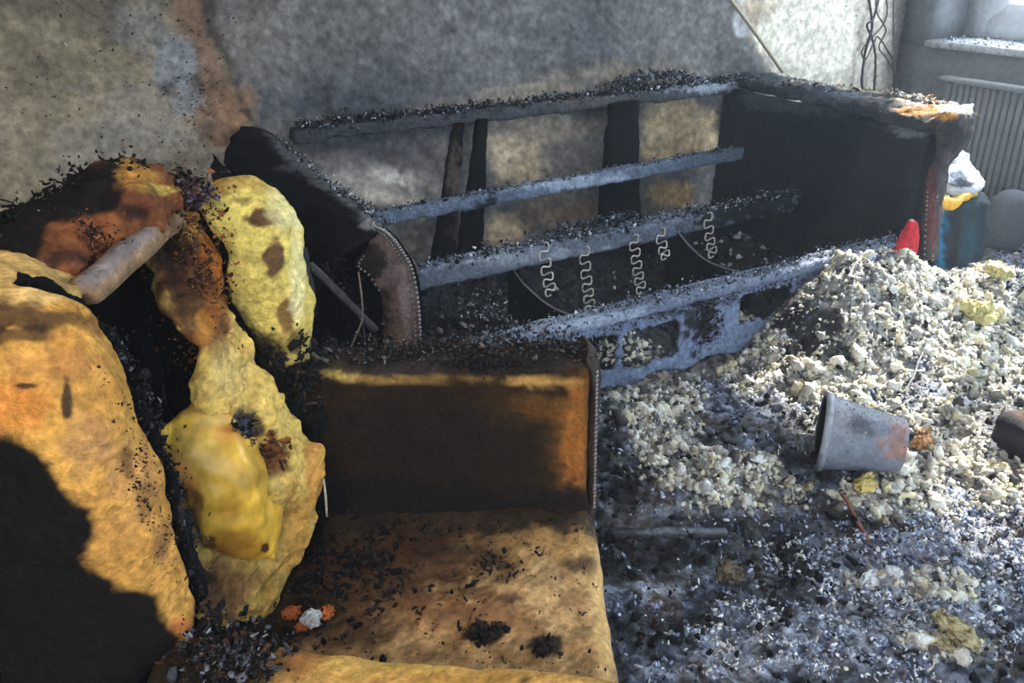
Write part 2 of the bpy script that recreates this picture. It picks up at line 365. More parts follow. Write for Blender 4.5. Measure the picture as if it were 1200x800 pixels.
CREAM = [(985, 400, 95, 110), (1130, 380, 90, 70), (850, 565, 105, 42), (765, 480, 70, 60), (1110, 520, 90, 60), (1060, 590, 90, 28), (890, 420, 50, 40), (1180, 560, 60, 50), (1060, 330, 60, 40), (1150, 450, 60, 40), (1120, 755, 60, 22), (1010, 680, 40, 14), (780, 400, 40, 25), (1090, 690, 60, 25)]
DARK = [(935, 520, 30, 55), (735, 575, 40, 30), (870, 640, 120, 40), (760, 650, 80, 40), (850, 505, 30, 20), (930, 690, 60, 25), (1000, 610, 60, 14), (760, 740, 60, 30), (720, 520, 22, 40), (950, 395, 45, 45), (1180, 490, 30, 25), (1120, 300, 40, 20), (800, 620, 70, 20)]  # dark ash patches; the pot's shadow and heap's shaded side are painted in too
def mask(P, L, rg=.5, f=12):
    u, v = proj(P); n = nz(P, f, 8, 3); m_ = np.zeros(len(P))
    for cu, cv, ru, rv in L: m_ = np.maximum(m_, sm((1.15-np.sqrt(((u-cu)/ru)**2+((v-cv)/rv)**2)-rg*n)/.5))
    return m_
st_ = .0085
gx_, gy_ = np.arange(-.3, 4.04, st_), np.arange(.3, 3.19, st_)
A, B = np.meshgrid(gx_, gy_, indexing='ij'); P = np.c_[A.ravel(), B.ravel(), 0*A.ravel()]
P[:, 2] = hfull(P)
n2 = nz(P, 26, 11, 3); n3 = nz(P, 70, 13, 2); n4 = nz(P, 7, 3, 3)
cm = mask(P, CREAM); dm = mask(P, DARK)
C = srgb((78, 86, 104))*np.clip(1+1.9*n3+1.3*n2, .08, 3.4)[:, None]
a = sm((n2+.15*n3)/.5)*.8; C = C*(1-a[:, None])+srgb((158, 168, 188))*a[:, None]
a = sm((n4-.05)/.4)*.5; C = C*(1-a[:, None])+srgb((104, 84, 62))*a[:, None]
a = cm*sm(.55+1.3*n3+.8*n2); C = C*(1-a[:, None])+srgb((178, 174, 160))*a[:, None]
ash = [(1060, 700, 150, 70), (1130, 640, 90, 60), (900, 760, 120, 40), (760, 690, 50, 20)]; am = mask(P, ash)  # lighter ash colour painted in to brighten the dim lower-right floor
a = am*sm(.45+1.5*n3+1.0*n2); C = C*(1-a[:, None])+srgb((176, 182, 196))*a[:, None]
dk = sm((nz(P, 4.5, 17, 3)-.0)/.3)*(1-cm)*(1-.6*am)*.6; dm = np.maximum(dm, dk)
a = dm*.9; C = C*(1-a[:, None])+srgb((17, 17, 20))*a[:, None]
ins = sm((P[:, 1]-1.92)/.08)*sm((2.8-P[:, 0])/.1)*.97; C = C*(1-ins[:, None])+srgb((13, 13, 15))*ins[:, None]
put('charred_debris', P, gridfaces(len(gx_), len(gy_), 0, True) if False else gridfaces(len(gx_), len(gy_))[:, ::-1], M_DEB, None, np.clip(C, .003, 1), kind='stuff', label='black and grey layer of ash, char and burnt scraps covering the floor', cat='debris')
def scatter(name, n, box, size, cols, m, label, cat, want=None, shape=(1, .8, .6), base=ICO1, lift=.4, p=None, thr=.5, up=0.0, sub=4, spread=0):
    x0, x1, y0, y1 = box; Q = np.c_[RNG.uniform(x0, x1, n*sub), RNG.uniform(y0, y1, n*sub), np.zeros(n*sub)]
    Q[:, 2] = hbase(Q[:, 0], Q[:, 1])
    wv = want(Q)
    Q = Q[RNG.uniform(0, 1, len(Q)) < wv][:n]
    Q[:, 2] = hfull(Q)
    s = RNG.uniform(size[0], size[1], len(Q))*RNG.uniform(.5, 1, len(Q)); Q[:, 2] += s*lift
    V, Fc = bits(Q, s, shape, .28, base)
    return put(name, V, Fc, m, None, np.repeat(pick(cols, len(Q), p), len(base[0]), 0), smooth=False, kind='stuff', label=label, cat=cat)
FL = [(240, 236, 220), (214, 210, 198), (168, 166, 162), (240, 230, 190), (84, 82, 82)]
SEEN = (.75, 4.0, .45, 2.1)
outs = lambda Q: 1-(sm((Q[:, 1]-1.86)/.03)*sm((2.95-Q[:, 0])/.05))
scatter('foam_crumbs', 24000, SEEN, (.004, .0125), FL, M_FLUFF, 'cream and pale grey crumbs of burst stuffing spread over the debris heap', 'stuffing', lambda Q: mask(Q, CREAM)*(1-.93*mask(Q, DARK))*outs(Q)*np.clip(.45+1.9*nz(Q, 13, 21)+.9*nz(Q, 40, 23, 2), .03, 1), p=[.36, .26, .16, .14, .08], sub=9)
scatter('foam_lumps', 1300, SEEN, (.010, .024), FL, M_FLUFF, 'larger knotted tufts of cream stuffing on the heap below the sofa', 'stuffing', lambda Q: mask(Q, CREAM, .3)*(1-.95*mask(Q, DARK))*outs(Q)*np.clip(.4+2.2*nz(Q, 13, 21), .0, 1), base=ICO2, p=[.36, .26, .14, .16, .08], sub=14, shape=(1, .8, .7))
scatter('ash_flakes', 20000, SEEN, (.003, .010), [(66, 74, 94), (128, 140, 170), (190, 198, 214), (18, 18, 22), (232, 234, 238)], M_CHARD, 'small black and blue-grey flakes of ash scattered on the floor', 'ash', lambda Q: (.9-.6*mask(Q, CREAM))*(1-.7*mask(Q, DARK))*outs(Q)*np.clip(.35-1.6*nz(Q, 4.5, 17, 3)+1.2*nz(Q, 16, 31), .03, 1), shape=(1, .7, .22), p=[.34, .30, .18, .12, .06], sub=3)
scatter('char_lumps', 3500, SEEN, (.004, .015), [(16, 16, 18), (26, 26, 30), (46, 38, 34)], M_CHARD, 'black lumps of charred wood and cloth lying in the ash', 'char', lambda Q: (.2+.8*mask(Q, DARK))*outs(Q)*np.clip(.35+1.5*nz(Q, 4.5, 17, 3)+nz(Q, 16, 37), .03, 1), p=[.5, .35, .15], sub=4)
# inside the sofa carcass
scatter('pale_flakes', 7000, (.8, 2.6, .4, 1.3), (.003, .009), [(150, 160, 184), (206, 212, 224), (110, 120, 146), (232, 230, 222)], M_CHARD, 'flakes of ash strewn over the lower right floor, coloured blue-white to brighten it', 'ash', lambda Q: mask(Q, [(1060, 700, 170, 90), (1130, 640, 100, 70), (900, 750, 130, 50)])*np.clip(.3+1.6*nz(Q, 16, 51)+1.0*nz(Q, 45, 53), .02, 1), shape=(1, .7, .25), sub=12)  # pale flake colours stand in for stronger light on this floor area
inside = (.8, 2.7, 1.95, 2.85)
scatter('carcass_rubble', 900, inside, (.006, .020), [(20, 21, 24), (80, 86, 96), (176, 178, 180), (40, 40, 42)], M_CHARD, 'grey and black rubble fallen inside the burnt sofa seat', 'rubble', lambda Q: np.clip(.02+gauss(Q[:, 0], Q[:, 1], 1.1, 2.25, .12, .2, 1)+gauss(Q[:, 0], Q[:, 1], 2.4, 2.5, .22, .2, .6)+gauss(Q[:, 0], Q[:, 1], 1.5, 2.3, .10, .25, .35), 0, 1), p=[.45, .2, .15, .2], sub=16)
scatter('stuffing_clumps', 500, (1.3, 2.1, 1.915, 2.2), (.006, .016), FL, M_FLUFF, 'cream stuffing clumps showing through the cut-outs of the sofa front board', 'stuffing', lambda Q: np.clip(gauss(Q[:, 0], Q[:, 1], 1.47, 2.0, .09, .08, 1.2)+gauss(Q[:, 0], Q[:, 1], 1.95, 2.0, .08, .07, .5), 0, 1), sub=30)
# ==================================================================== SOFA
sofa = thing('sofa_frame', (1.75, 2.5, 0), 'burnt three-seat sofa stripped to its charred wooden frame against the wall', 'sofa')
GREY = (66, 70, 78)
def fpart(name, V, Fc, base, blobs=(), parent=sofa, seed=0., m=None, f=20, **kw):
    return put(name, V, Fc, m or M_ASH, parent, paint(V, base, list(blobs), f, seed, .9), **kw)
def topash(V, C, col, th=.4, seed=0.):
    return C
# top rail, middle rail, rear seat rail
V, Fc = beam((.72, 3.06, .712), (2.93, 3.06, .69), .08, .05, step=.014, amp=.010, seed=1)
fpart('top_rail', V, Fc, (62, 64, 68), [(840, 100, 60, 8, (150, 156, 166), .8, .5), (700, 120, 60, 6, (100, 90, 76), .5, .5)], seed=1)
V, Fc = beam((.80, 2.9, .405), (2.80, 2.9, .425), .05, .055, step=.014, amp=.007, seed=2)
fpart('middle_rail', V, Fc, (100, 112, 130), [(570, 240, 12, 12, BLK, .9), (700, 215, 90, 8, (176, 188, 204), .7, .6)], seed=2)  # pale streak paints the bluish light along the rail top
V, Fc = beam((.78, 2.52, .30), (2.72, 2.52, .30), .085, .07, step=.014, amp=.007, seed=3)
fpart('rear_seat_rail', V, Fc, (104, 112, 126), [(600, 300, 120, 10, (176, 184, 196), .5, .6), (660, 270, 40, 12, (52, 54, 56), .8, .6), (890, 240, 80, 40, (16, 16, 17), .95, .4)], seed=3)  # the pale layer is bluish top light put into the colour
# back uprights: flat tapering boards between top rail and floor rail
def taper(x0a, x1a, za, x0b, x1b, zb, y, th=.025, seed=0):
    zs = np.linspace(za, zb, 30); xs = np.linspace(0, 1, 7); V = []
    for yy in (y-th/2, y+th/2):
        for z in zs:
            k = (z-za)/(zb-za); a_ = x0a+(x0b-x0a)*k; b_ = x1a+(x1b-x1a)*k
            for x in xs: V.append((a_+(b_-a_)*x, yy, z))
    n = 30*7; Fs = [list(f) for f in gridfaces(30, 7)]+[list(f) for f in gridfaces(30, 7, n, True)]
    ring = [i*7 for i in range(30)]+[29*7+j for j in range(1, 7)]+[i*7+6 for i in range(28, -1, -1)]+[j for j in range(5, 0, -1)]
    for i in range(len(ring)): a_, b_ = ring[i-1], ring[i]; Fs.append([a_, b_, b_+n, a_+n])
    return rough_up(np.array(V), .006, 14, seed), np.array(Fs)
for a0, a1, b0, b1, y, sd in ((1.355, 1.385, 1.20, 1.275, 2.99, 1), (1.30, 1.34, 1.155, 1.265, 2.97, 4), (1.415, 1.455, 1.285, 1.40, 3.0, 2), (2.03, 2.17, 1.97, 2.2, 2.99, 3)):
    if sd == 1: continue
    V, Fc = taper(a0+.02, a1+.02, .70, b0+.03, b1+.03, .14, y, seed=sd)
    fpart('back_upright', V, Fc, (18, 17, 17), [(532, 215, 10, 50, (96, 84, 74), .6, .6)] if sd == 4 else [], seed=sd, m=M_CHAR)
V, Fc = taper(1.98, 2.12, .70, 1.95, 2.2, .14, 2.97, seed=8)
# seat dividers: boards with hollowed top edge
def divider(x, edge, seed):
    E_ = cr(np.array([onx(u, v, x) for u, v in edge]), 40); V = []
    for xx in (x-.01, x+.01):
        for p in E_:
            for k in np.linspace(0, 1, 8): V.append((xx, p[1], .02+(p[2]-.02)*k))
    n = 320; Fs = [list(f) for f in gridfaces(40, 8, 0, True)]+[list(f) for f in gridfaces(40, 8, n)]
    Fs += [[i*8+7, (i+1)*8+7, (i+1)*8+7+n, i*8+7+n] for i in range(39)]
    Fs += [[k, k+1, k+1+n, k+n] for k in range(7)]+[[312+k+1, 312+k, 312+k+n, 312+k+1+n] for k in range(7)]
    o = put('seat_divider', rough_up(np.array(V), .002, 12, seed), np.array(Fs), M_SOOT, sofa)
    Vt, Ft = tube(E_[::3]+np.array([-.008, 0, .001]), .0032, 6, 50)
    put('edge_wire', Vt, Ft, mat('pale_ash_edge', (130, 132, 138), rough=.7), o)
divider(1.36, [(597, 300), (608, 322), (626, 342), (652, 361), (692, 376)], 1)
divider(2.05, [(786, 252), (797, 272), (815, 293), (838, 309), (880, 322)], 2)
# zigzag seat springs hanging from the rear rail
M_SPR = mat('burnt_steel', (176, 170, 158), rough=.5, bump=.3, var=.3, metal=.5)
def spring(u0, v0, u1, v1, n, wd=.021):
    p0 = ony(u0, v0, 2.455); p1 = ony(u1, v1, 2.28); pts = []
    for i in range(n*16+1):
        k = i/(n*16); ph = k*n*2*math.pi; p = p0*(1-k)+p1*k
        sx = max(-1, min(1, 1.08*math.sin(ph)))
        pts.append((p[0]+wd*sx, p[1], p[2]-.02*math.sin(k*math.pi)+.0085*math.sin(2*ph)))
    V, Fs = tube(pts, .0036, 6, n*20); put('spring', V, Fs, M_SPR, sofa)
for a_ in ((636, 285, 646, 345, 4), (684, 290, 692, 365, 5), (742, 276, 752, 342, 5), (773, 268, 781, 302, 3), (829, 250, 836, 300, 4)): spring(*a_)
# front rail: cap rail and apron with cut-outs
cl_ = np.array([onz(random.gauss(568, 17), random.gauss(362, 13), .14+random.uniform(-.02, .02)) for _ in range(130)]); crust('char_crust', cl_, RNG.uniform(.005, .014, 130), [(30, 31, 34), (110, 116, 124), (196, 198, 200)], sofa, p=[.4, .35, .25])
V, Fc = beam((.76, 1.90, .315), (2.58, 1.90, .315), .075, .035, step=.012, amp=.006, seed=6)
fpart('front_rail', V, Fc, (112, 122, 142), [(700, 380, 200, 12, (176, 188, 206), .6, .7), (560, 410, 50, 8, (60, 62, 68), .7)], seed=6)  # long pale streak is light on the rail top, painted on
cell = .0065; xs = np.arange(.78, 2.58, cell); zs = np.arange(.06, .305, cell)
def solid(x, z):
    lo = .135+.015*math.sin(x*9); top = .262
    for (a_, b_, l, t) in ((.86, 1.20, .13, .25), (1.22, 1.345, .135, .262), (1.362, 1.585, .118, .25), (1.825, 2.06, .165, .275), (2.12, 2.5, .12, .25)):
        r = .02; dx = max(a_+r-x, 0, x-(b_-r)); dz = max(l+r-z, 0, z-(t-r)); n_ = noise.noise(Vector((x*40, z*40, 3)))*.012
        if math.hypot(dx, dz) < r+n_ and a_-.01 < x < b_+.01: return False
    return z > .075+.02*noise.noise(Vector((x*9, 2, 1)))
ids = {}; V = []; Fs = []
S = {(i, j) for i in range(len(xs)) for j in range(len(zs)) if solid(xs[i]+cell/2, zs[j]+cell/2)}
def vi(i, j, k):
    if (i, j, k) not in ids: ids[(i, j, k)] = len(V); V.append((xs[0]+i*cell, 1.878 if k == 0 else 1.894, zs[0]+j*cell))
    return ids[(i, j, k)]
for (i, j) in S:
    Fs.append([vi(i, j, 0), vi(i+1, j, 0), vi(i+1, j+1, 0), vi(i, j+1, 0)]); Fs.append([vi(i, j, 1), vi(i, j+1, 1), vi(i+1, j+1, 1), vi(i+1, j, 1)])
    for (di, dj, a_, b_) in ((-1, 0, (i, j), (i, j+1)), (1, 0, (i+1, j+1), (i+1, j)), (0, -1, (i+1, j), (i, j)), (0, 1, (i, j+1), (i+1, j+1))):
        if (i+di, j+dj) not in S: Fs.append([vi(*a_, 0), vi(*b_, 0), vi(*b_, 1), vi(*a_, 1)])
V = rough_up(np.array(V), .004, 16, 3)
fpart('front_apron', V, np.array(Fs), (118, 132, 158), [(822, 375, 17, 34, (34, 30, 30), .95, .5), (780, 365, 70, 5, (60, 62, 68), .7), (860, 350, 60, 6, (64, 66, 72), .6), (720, 440, 40, 20, (78, 88, 108), .5)], seed=7)
# crusts of char lying on the rails
ck = [(26, 26, 28), (54, 58, 64), (124, 134, 148), (200, 204, 210), (60, 52, 46)]
crust('char_crust', along([(.75, 3.07, .74), (2.9, 3.07, .718)], 1500, (.01, .03, .009)), RNG.uniform(.004, .017, 1500), ck, sofa, p=[.52, .24, .1, .05, .09])
crust('char_crust', along([(2.1, 3.1, .74), (2.35, 3.1, .775), (2.6, 3.1, .74)], 420, (.012, .03, .008)), RNG.uniform(.005, .018, 420), ck, sofa, p=[.3, .3, .2, .06, .14])
crust('char_crust', along([(.8, 2.9, .432), (2.78, 2.9, .452)], 650, (.01, .018, .005)), RNG.uniform(.003, .012, 650), ck, sofa, p=[.35, .3, .2, .1, .05])
crust('char_crust', along([(.8, 2.52, .338), (2.7, 2.52, .338)], 1000, (.01, .028, .006)), RNG.uniform(.003, .014, 1000), ck, sofa, p=[.35, .3, .18, .12, .05])
crust('char_crust', along([(1.5, 2.56, .345), (1.9, 2.56, .35)], 160, (.01, .03, .012)), RNG.uniform(.006, .02, 160), ck, sofa, p=[.4, .3, .2, .02, .08])
crust('char_crust', along([(.78, 1.9, .335), (2.6, 1.9, .335)], 1300, (.01, .024, .004)), RNG.uniform(.002, .010, 1300), ck, sofa, p=[.25, .3, .25, .15, .05])
crust('char_crust', along([(1.25, 1.872, .29), (2.1, 1.872, .29)], 380, (.01, .004, .014)), RNG.uniform(.002, .009, 380), ck, sofa, p=[.45, .3, .15, .05, .05])
crust('char_crust', along([(1.69, 1.87, .27), (1.7, 1.87, .14)], 150, (.022, .005, .02)), RNG.uniform(.003, .012, 150), [(26, 24, 24), (58, 46, 38), (90, 84, 78)], sofa, p=[.6, .25, .15])
# left arm
la = bpy.data.objects.new('armrest', None); COL.objects.link(la); la.parent = sofa; la.location = Vector((.6, 2.5, 0))-sofa.location
net = [[ony(283, 150, 3.12), ony(310, 152, 3.1), ony(345, 180, 3.05)],
       [onz(262, 185, .74), onz(310, 200, .745), onz(368, 205, .725)],
       [onz(300, 235, .73), onz(345, 235, .745), onz(408, 232, .725)],
       [onz(345, 275, .71), onz(390, 262, .735), onz(440, 256, .72)],
       [onz(378, 312, .66), onz(412, 290, .70), onz(452, 272, .69)]]
pillow('arm_top', net, 70, 30, .035, .004, 12, M_CHAR, la, (15, 14, 15), [(390, 195, 55, 5, (110, 110, 112), .5), ([(315, 158), (345, 172), (450, 262), (440, 266), (330, 182)], (110, 108, 108), .85, 6), (435, 262, 14, 8, (150, 148, 144), .6)], seed=21)
crust('char_crust', along([ony(320, 158, 3.08), onz(372, 205, .745), onz(446, 258, .735)], 420, (.012, .012, .006)), RNG.uniform(.003, .010, 420), ck, la, p=[.3, .3, .2, .15, .05])
net = [[(.68, 1.93, .62), (.66, 2.4, .64), (.62, 3.0, .66)], [(.70, 1.93, .4), (.70, 2.4, .42), (.70, 3.0, .42)], [(.70, 1.93, .02), (.72, 2.4, .02), (.72, 3.0, .02)]]
pillow('inner_panel', net, 30, 50, .03, .004, 10, M_CHARD, la, (26, 25, 26), [], seed=22)
net = [[(.42, 1.95, .02), (.42, 2.5, .02), (.42, 3.05, .02)], [(.40, 1.97, .4), (.40, 2.5, .4), (.40, 3.05, .4)], [(.44, 2.05, .6), (.44, 2.5, .66), (.44, 3.05, .68)]]
pillow('outer_panel', net, 30, 50, .03, .006, 10, M_CHARD, la, (20, 20, 20), [], seed=23)
# front facing of the arm with its nail trim
cl = [(474, 430), (474, 395), (473, 365), (466, 335), (455, 312), (440, 295), (432, 282)]
wl = [(452, 430), (452, 395), (450, 365), (442, 340), (430, 322), (418, 312), (424, 300)]
wr_ = [(497, 430), (496, 395), (494, 360), (487, 318), (472, 290), (456, 272), (440, 264)]
net = [[ony(*a_, 1.90), ony(*b_, 1.885), ony(*c_, 1.90)] for a_, b_, c_ in zip(wl, cl, wr_)]
fc = pillow('arm_facing', net, 70, 26, .03, .003, 14, M_FOAM, la, (104, 84, 78), [(476, 350, 8, 60, (138, 122, 116), .6), (430, 310, 20, 24, (34, 28, 26), .9), (455, 420, 10, 60, (34, 28, 26), .7), (460, 400, 20, 20, (120, 92, 72), .5)], seed=24, edge=.18)
P = cr([ony(u-4, v, 1.866) for u, v in wr_], 200)
nails(cr(P, 46), (0, -1, .1), fc, .0062); nails(cr([ony(u-9, v+1, 1.872) for u, v in wr_], 40), (0, -1, .1), fc, .005)
P = [ony(*q, 1.87) for q in wr_]; V, Fs = tube(P, .004, 6, 60); put('piping', V, Fs, M_CHARP, fc)
nl = [ony(u+2, v, 1.872) for u, v in wl[3:]]; nails(cr(nl, 10), (0, -1, .1), fc, .004)
# things in the open arm
V, Fc = beam(ony(362, 308, 2.0), ony(442, 388, 1.94), .012, .02, amp=.003); fpart('arm_slat', V, Fc, (96, 92, 92), parent=la, seed=4)
V, Fs = tube([ony(420, 318, 1.9), ony(424, 350, 1.88), ony(424, 375, 1.88), ony(414, 400, 1.88), ony(404, 425, 1.88)], .0025, 6, 30); put('loose_wire', V, Fs, mat('wire', (140, 128, 110), rough=.6), la)
V, Fs = tube([ony(424, 370, 1.88), ony(428, 400, 1.88), ony(430, 425, 1.88)], .0012, 5, 12); put('loose_thread', V, Fs, mat('thread', (90, 84, 76)), la)
crust('char_crust', np.array([ony(random.gauss(392, 12), random.gauss(312, 14), random.uniform(2.1, 2.5)) for _ in range(70)]), RNG.uniform(.005, .017, 70), [(120, 122, 130), (70, 74, 82), (180, 182, 186), (30, 30, 32)], la, p=[.3, .3, .1, .3])
crust('char_crust', np.array([ony(random.gauss(415, 22), random.gauss(345, 20), random.uniform(2.0, 2.3)) for _ in range(90)]), RNG.uniform(.004, .012, 90), [(80, 82, 88), (36, 36, 38)], la, p=[.35, .65])
# right arm
ra = bpy.data.objects.new('armrest', None); COL.objects.link(ra); ra.parent = sofa; ra.location = Vector((2.8, 2.5, 0))-sofa.location
net = [[(2.72, 1.95, .685), (2.74, 2.5, .69), (2.76, 3.08, .69)], [(2.70, 1.95, .4), (2.72, 2.5, .41), (2.74, 3.08, .42)], [(2.69, 1.95, .02), (2.7, 2.5, .02), (2.72, 3.08, .02)]]
pillow('inner_panel', net, 40, 60, .04, .006, 8, M_CHARD, ra, (40, 41, 46), [(1000, 120, 140, 14, (92, 96, 104), .6, .5), (1070, 150, 30, 10, (150, 154, 160), .6), (990, 260, 90, 40, (30, 28, 30), .6)], seed=31, edge=.06)
V, Fc = rbox((2.73, 1.97, .05), (2.88, 3.08, .66), .02, .04); fpart('arm_body', rough_up(V, .006, 8, 5), Fc, (34, 34, 37), parent=ra, seed=5, m=M_CHARD)
net = [[(2.70, 1.93, .68), (2.735, 2.5, .70), (2.78, 3.1, .705)], [(2.78, 1.91, .735), (2.80, 2.5, .725), (2.84, 3.1, .725)], [(2.89, 1.92, .735), (2.90, 2.5, .715), (2.93, 3.1, .72)], [(2.93, 1.94, .67), (2.94, 2.5, .67), (2.96, 3.1, .66)]]
pillow('arm_top', net, 40, 90, .05, .008, 12, M_ASH, ra, (62, 65, 72), [(1010, 115, 90, 8, (110, 116, 126), .6), (1115, 130, 22, 12, (226, 220, 206), .95), (1080, 128, 26, 8, (196, 140, 60), .8), (1060, 118, 40, 7, (200, 190, 174), .7), (1030, 120, 40, 5, (30, 26, 24), .8), (920, 95, 50, 6, (90, 96, 100), .6)], seed=32)
tears = along([(2.82, 2.75, .745), (2.86, 2.4, .75), (2.84, 2.1, .76), (2.87, 1.93, .74)], 330, (.018, .02, .006))
crust('torn_wadding', tears, RNG.uniform(.006, .02, 330), [(214, 206, 190), (198, 150, 84), (60, 52, 46), (236, 232, 224)], ra, m=M_FLUFF, p=[.35, .15, .25, .25], shape=(1.3, .7, .3))
V, Fc = beam((2.80, 2.75, .742), (2.86, 1.98, .757), .03, .02, amp=.012, f=9, seed=2); fpart('torn_edge', V, Fc, (178, 168, 152), [(1050, 120, 40, 10, (50, 44, 40), .7)], parent=ra, seed=6, m=M_FLUFF)
crust('char_crust', along([(2.78, 3.08, .735), (2.80, 2.8, .74), (2.80, 2.4, .74)], 260, (.02, .02, .005)), RNG.uniform(.004, .014, 260), ck, ra, p=[.3, .3, .2, .1, .1])
fr = [(1138, 122), (1139, 150), (1128, 172), (1112, 190), (1104, 225), (1100, 260), (1098, 305)]
fl = [(1092, 140), (1096, 165), (1094, 185), (1088, 205), (1084, 225), (1082, 260), (1080, 305)]
net = [[ony(*a_, 1.93), ony((a_[0]+b_[0])/2, (a_[1]+b_[1])/2-(4 if i == 0 else 0), 1.905), ony(*b_, 1.93)] for i, (a_, b_) in enumerate(zip(fl, fr))]
rf = pillow('arm_facing', net, 60, 24, .03, .004, 14, M_FOAM, ra, (70, 62, 62), [(1122, 126, 18, 9, (226, 218, 200), .9), (1112, 136, 12, 5, (196, 136, 56), .9), (1120, 158, 16, 18, (40, 38, 40), .9), (1090, 240, 6, 60, (120, 60, 60), .5)], seed=33)
nails(cr([ony(u-5, v, 1.895) for u, v in fr[3:]], 24), (0, -1, .1), rf, .006)
nails(cr([ony(u+3, v, 1.895) for u, v in fl[4:]], 14), (0, -1, .1), rf, .005)
# ==================================================================== ARMCHAIR
ch = thing('armchair', chair(-.2, 1.0, 0), 'burnt high-backed armchair in the foreground with melted yellow foam and a bare seat', 'armchair')
YEL = (214, 176, 82); PALE = (222, 200, 112); ORG = (196, 132, 56); BRN = (104, 62, 30); DKB = (48, 32, 22)
# seat
V, Fc = rbox((-.50, .62, .12), (.15, 1.32, .375), .035, .0085, cframe)
top = V[:, 2] > .2
V = rough_up(V, .004, 7, 3); n_ = nz(V, 9, 2)+.6*nz(V, 30, 5); V[:, 2] += np.where(top, .009*n_-.01, 0)
SEATB = [([(200, 480), (720, 500), (705, 628), (640, 640), (560, 632), (500, 655), (450, 675), (410, 705), (380, 740), (330, 760), (200, 780)], (26, 21, 19), .93, 16),
         (460, 690, 110, 60, (78, 52, 34), .85, 1.0), (420, 740, 60, 20, (60, 42, 30), .7, .8), (520, 665, 90, 24, (84, 58, 38), .75, .9), (560, 650, 50, 14, (78, 60, 44), .5, .7), (650, 640, 50, 18, (206, 160, 96), .6, .8), (540, 720, 90, 30, (150, 104, 66), .6, .9),
         (565, 742, 26, 14, (30, 24, 22), .95, .5), (640, 755, 18, 12, (36, 28, 26), .95, .5), (600, 700, 20, 6, (80, 58, 40), .8, .5), (680, 660, 22, 8, (84, 68, 52), .7, .5), (480, 640, 40, 14, (70, 46, 30), .7, .7),
         (710, 720, 14, 90, (232, 190, 120), .6, .8)]
put('seat', V, Fc, M_FOAM, ch, paint(V, (206, 166, 112), SEATB, 18, 2.2, .5, mott=[((132, 90, 56), 8, .75), ((84, 58, 40), 22, .7)]))
seatp = []
for _ in range(900):
    s_, t_ = random.uniform(-.42, .13), random.uniform(.74, 1.27)
    if random.random() < .25+.75*(t_-.74)/.53*(1-(s_+.42)/.75): seatp.append(chair(s_, t_, .372))
seatp = np.array(seatp); crust('char_flakes', seatp, RNG.uniform(.0015, .0065, len(seatp)), [(30, 24, 22), (70, 50, 36), (16, 15, 15)], ch, p=[.5, .2, .3])
seatp = np.array([chair(random.gauss(-.3, .07), random.gauss(1.12, .08), .375) for _ in range(260)]); crust('char_flakes', seatp, RNG.uniform(.004, .016, 260), [(22, 20, 22), (44, 40, 40), (14, 13, 13)], ch)
for (u, v, n, sd) in ((566, 738, 60, 12), (638, 757, 40, 9), (585, 662, 40, 18)):
    crust('char_flakes', np.array([onz(random.gauss(u, sd), random.gauss(v, sd*.5), .376) for _ in range(n)]), RNG.uniform(.002, .008, n), [(22, 20, 22), (50, 40, 34)], ch)
# far arm
fa = bpy.data.objects.new('armrest', None); COL.objects.link(fa); fa.parent = ch; fa.location = Vector(chair(-.1, 1.35, .1))-ch.location
V, Fc = rbox((-.42, 1.285, .10), (.138, 1.40, .655), .022, .009, cframe)
k = (V@E2); V = V+np.outer(np.clip((V[:, 2]-.36)*.12, -.02, .05), E2)
V = rough_up(V, .004, 7, 6); V[:, 2] += np.where(V[:, 2] > .6, .005*nz(V, 12, 3), 0)
ARMB = [([(330, 400), (700, 380), (668, 448), (650, 480), (648, 590), (700, 700), (330, 700)], (32, 23, 13), .94, 18), (500, 520, 120, 60, (26, 20, 13), .7, 1.0), (600, 475, 40, 25, (60, 42, 20), .5, .9),
        (674, 520, 14, 70, (168, 102, 42), .7, .7), (640, 475, 40, 14, (110, 72, 32), .5, .7), (430, 585, 300, 22, (24, 19, 17), .95, .5), (640, 592, 60, 12, (28, 22, 19), .9, .5),
        (470, 444, 90, 5, (150, 116, 62), .8, .9), (400, 438, 20, 8, (200, 170, 96), .7, .7), (640, 447, 40, 6, (190, 144, 78), .8, .7), (392, 432, 14, 12, (206, 176, 96), .8, .6)]
C = paint(V, (112, 74, 32), ARMB, 16, 3.3, .5)
tp = (sm((V[:, 2]-.642+.010*nz(V, 30, 2))/.008)*.9)[:, None]; C = C*(1-tp)+srgb((48, 42, 40))*(1+.5*nz(V, 30, 4))[:, None]*tp
put('arm_body', V, Fc, M_FOAM, fa, np.clip(C, .003, 1))
crust('char_crust', along([chair(-.36, 1.39, .665), chair(.13, 1.39, .665)], 520, (.008, .03, .004))+0, RNG.uniform(.003, .011, 520), [(30, 28, 30), (70, 66, 66), (110, 104, 100), (60, 44, 30)], fa, p=[.45, .3, .1, .15])
crust('char_crust', np.array([chair(random.gauss(-.05, .035), 1.33, random.gauss(.655, .006)) for _ in range(90)]), RNG.uniform(.004, .012, 90), [(22, 20, 22), (40, 36, 36)], fa)
net = [[chair(.146, 1.31, .10), chair(.152, 1.35, .10), chair(.146, 1.40, .10)], [chair(.146, 1.31, .36), chair(.152, 1.36, .36), chair(.146, 1.41, .36)], [chair(.146, 1.325, .60), chair(.152, 1.37, .60), chair(.146, 1.42, .60)], [chair(.135, 1.335, .665), chair(.138, 1.37, .672), chair(.135, 1.42, .665)]]
af = pillow('arm_facing', net, 40, 14, .016, .002, 14, M_CHARD, fa, (60, 50, 44), [], seed=41)
nails(cr([chair(.150, 1.300+.05*max(0, z-.36), z) for z in (.36, .45, .55, .645)], 34), E1-E2*.6, af, .0048)
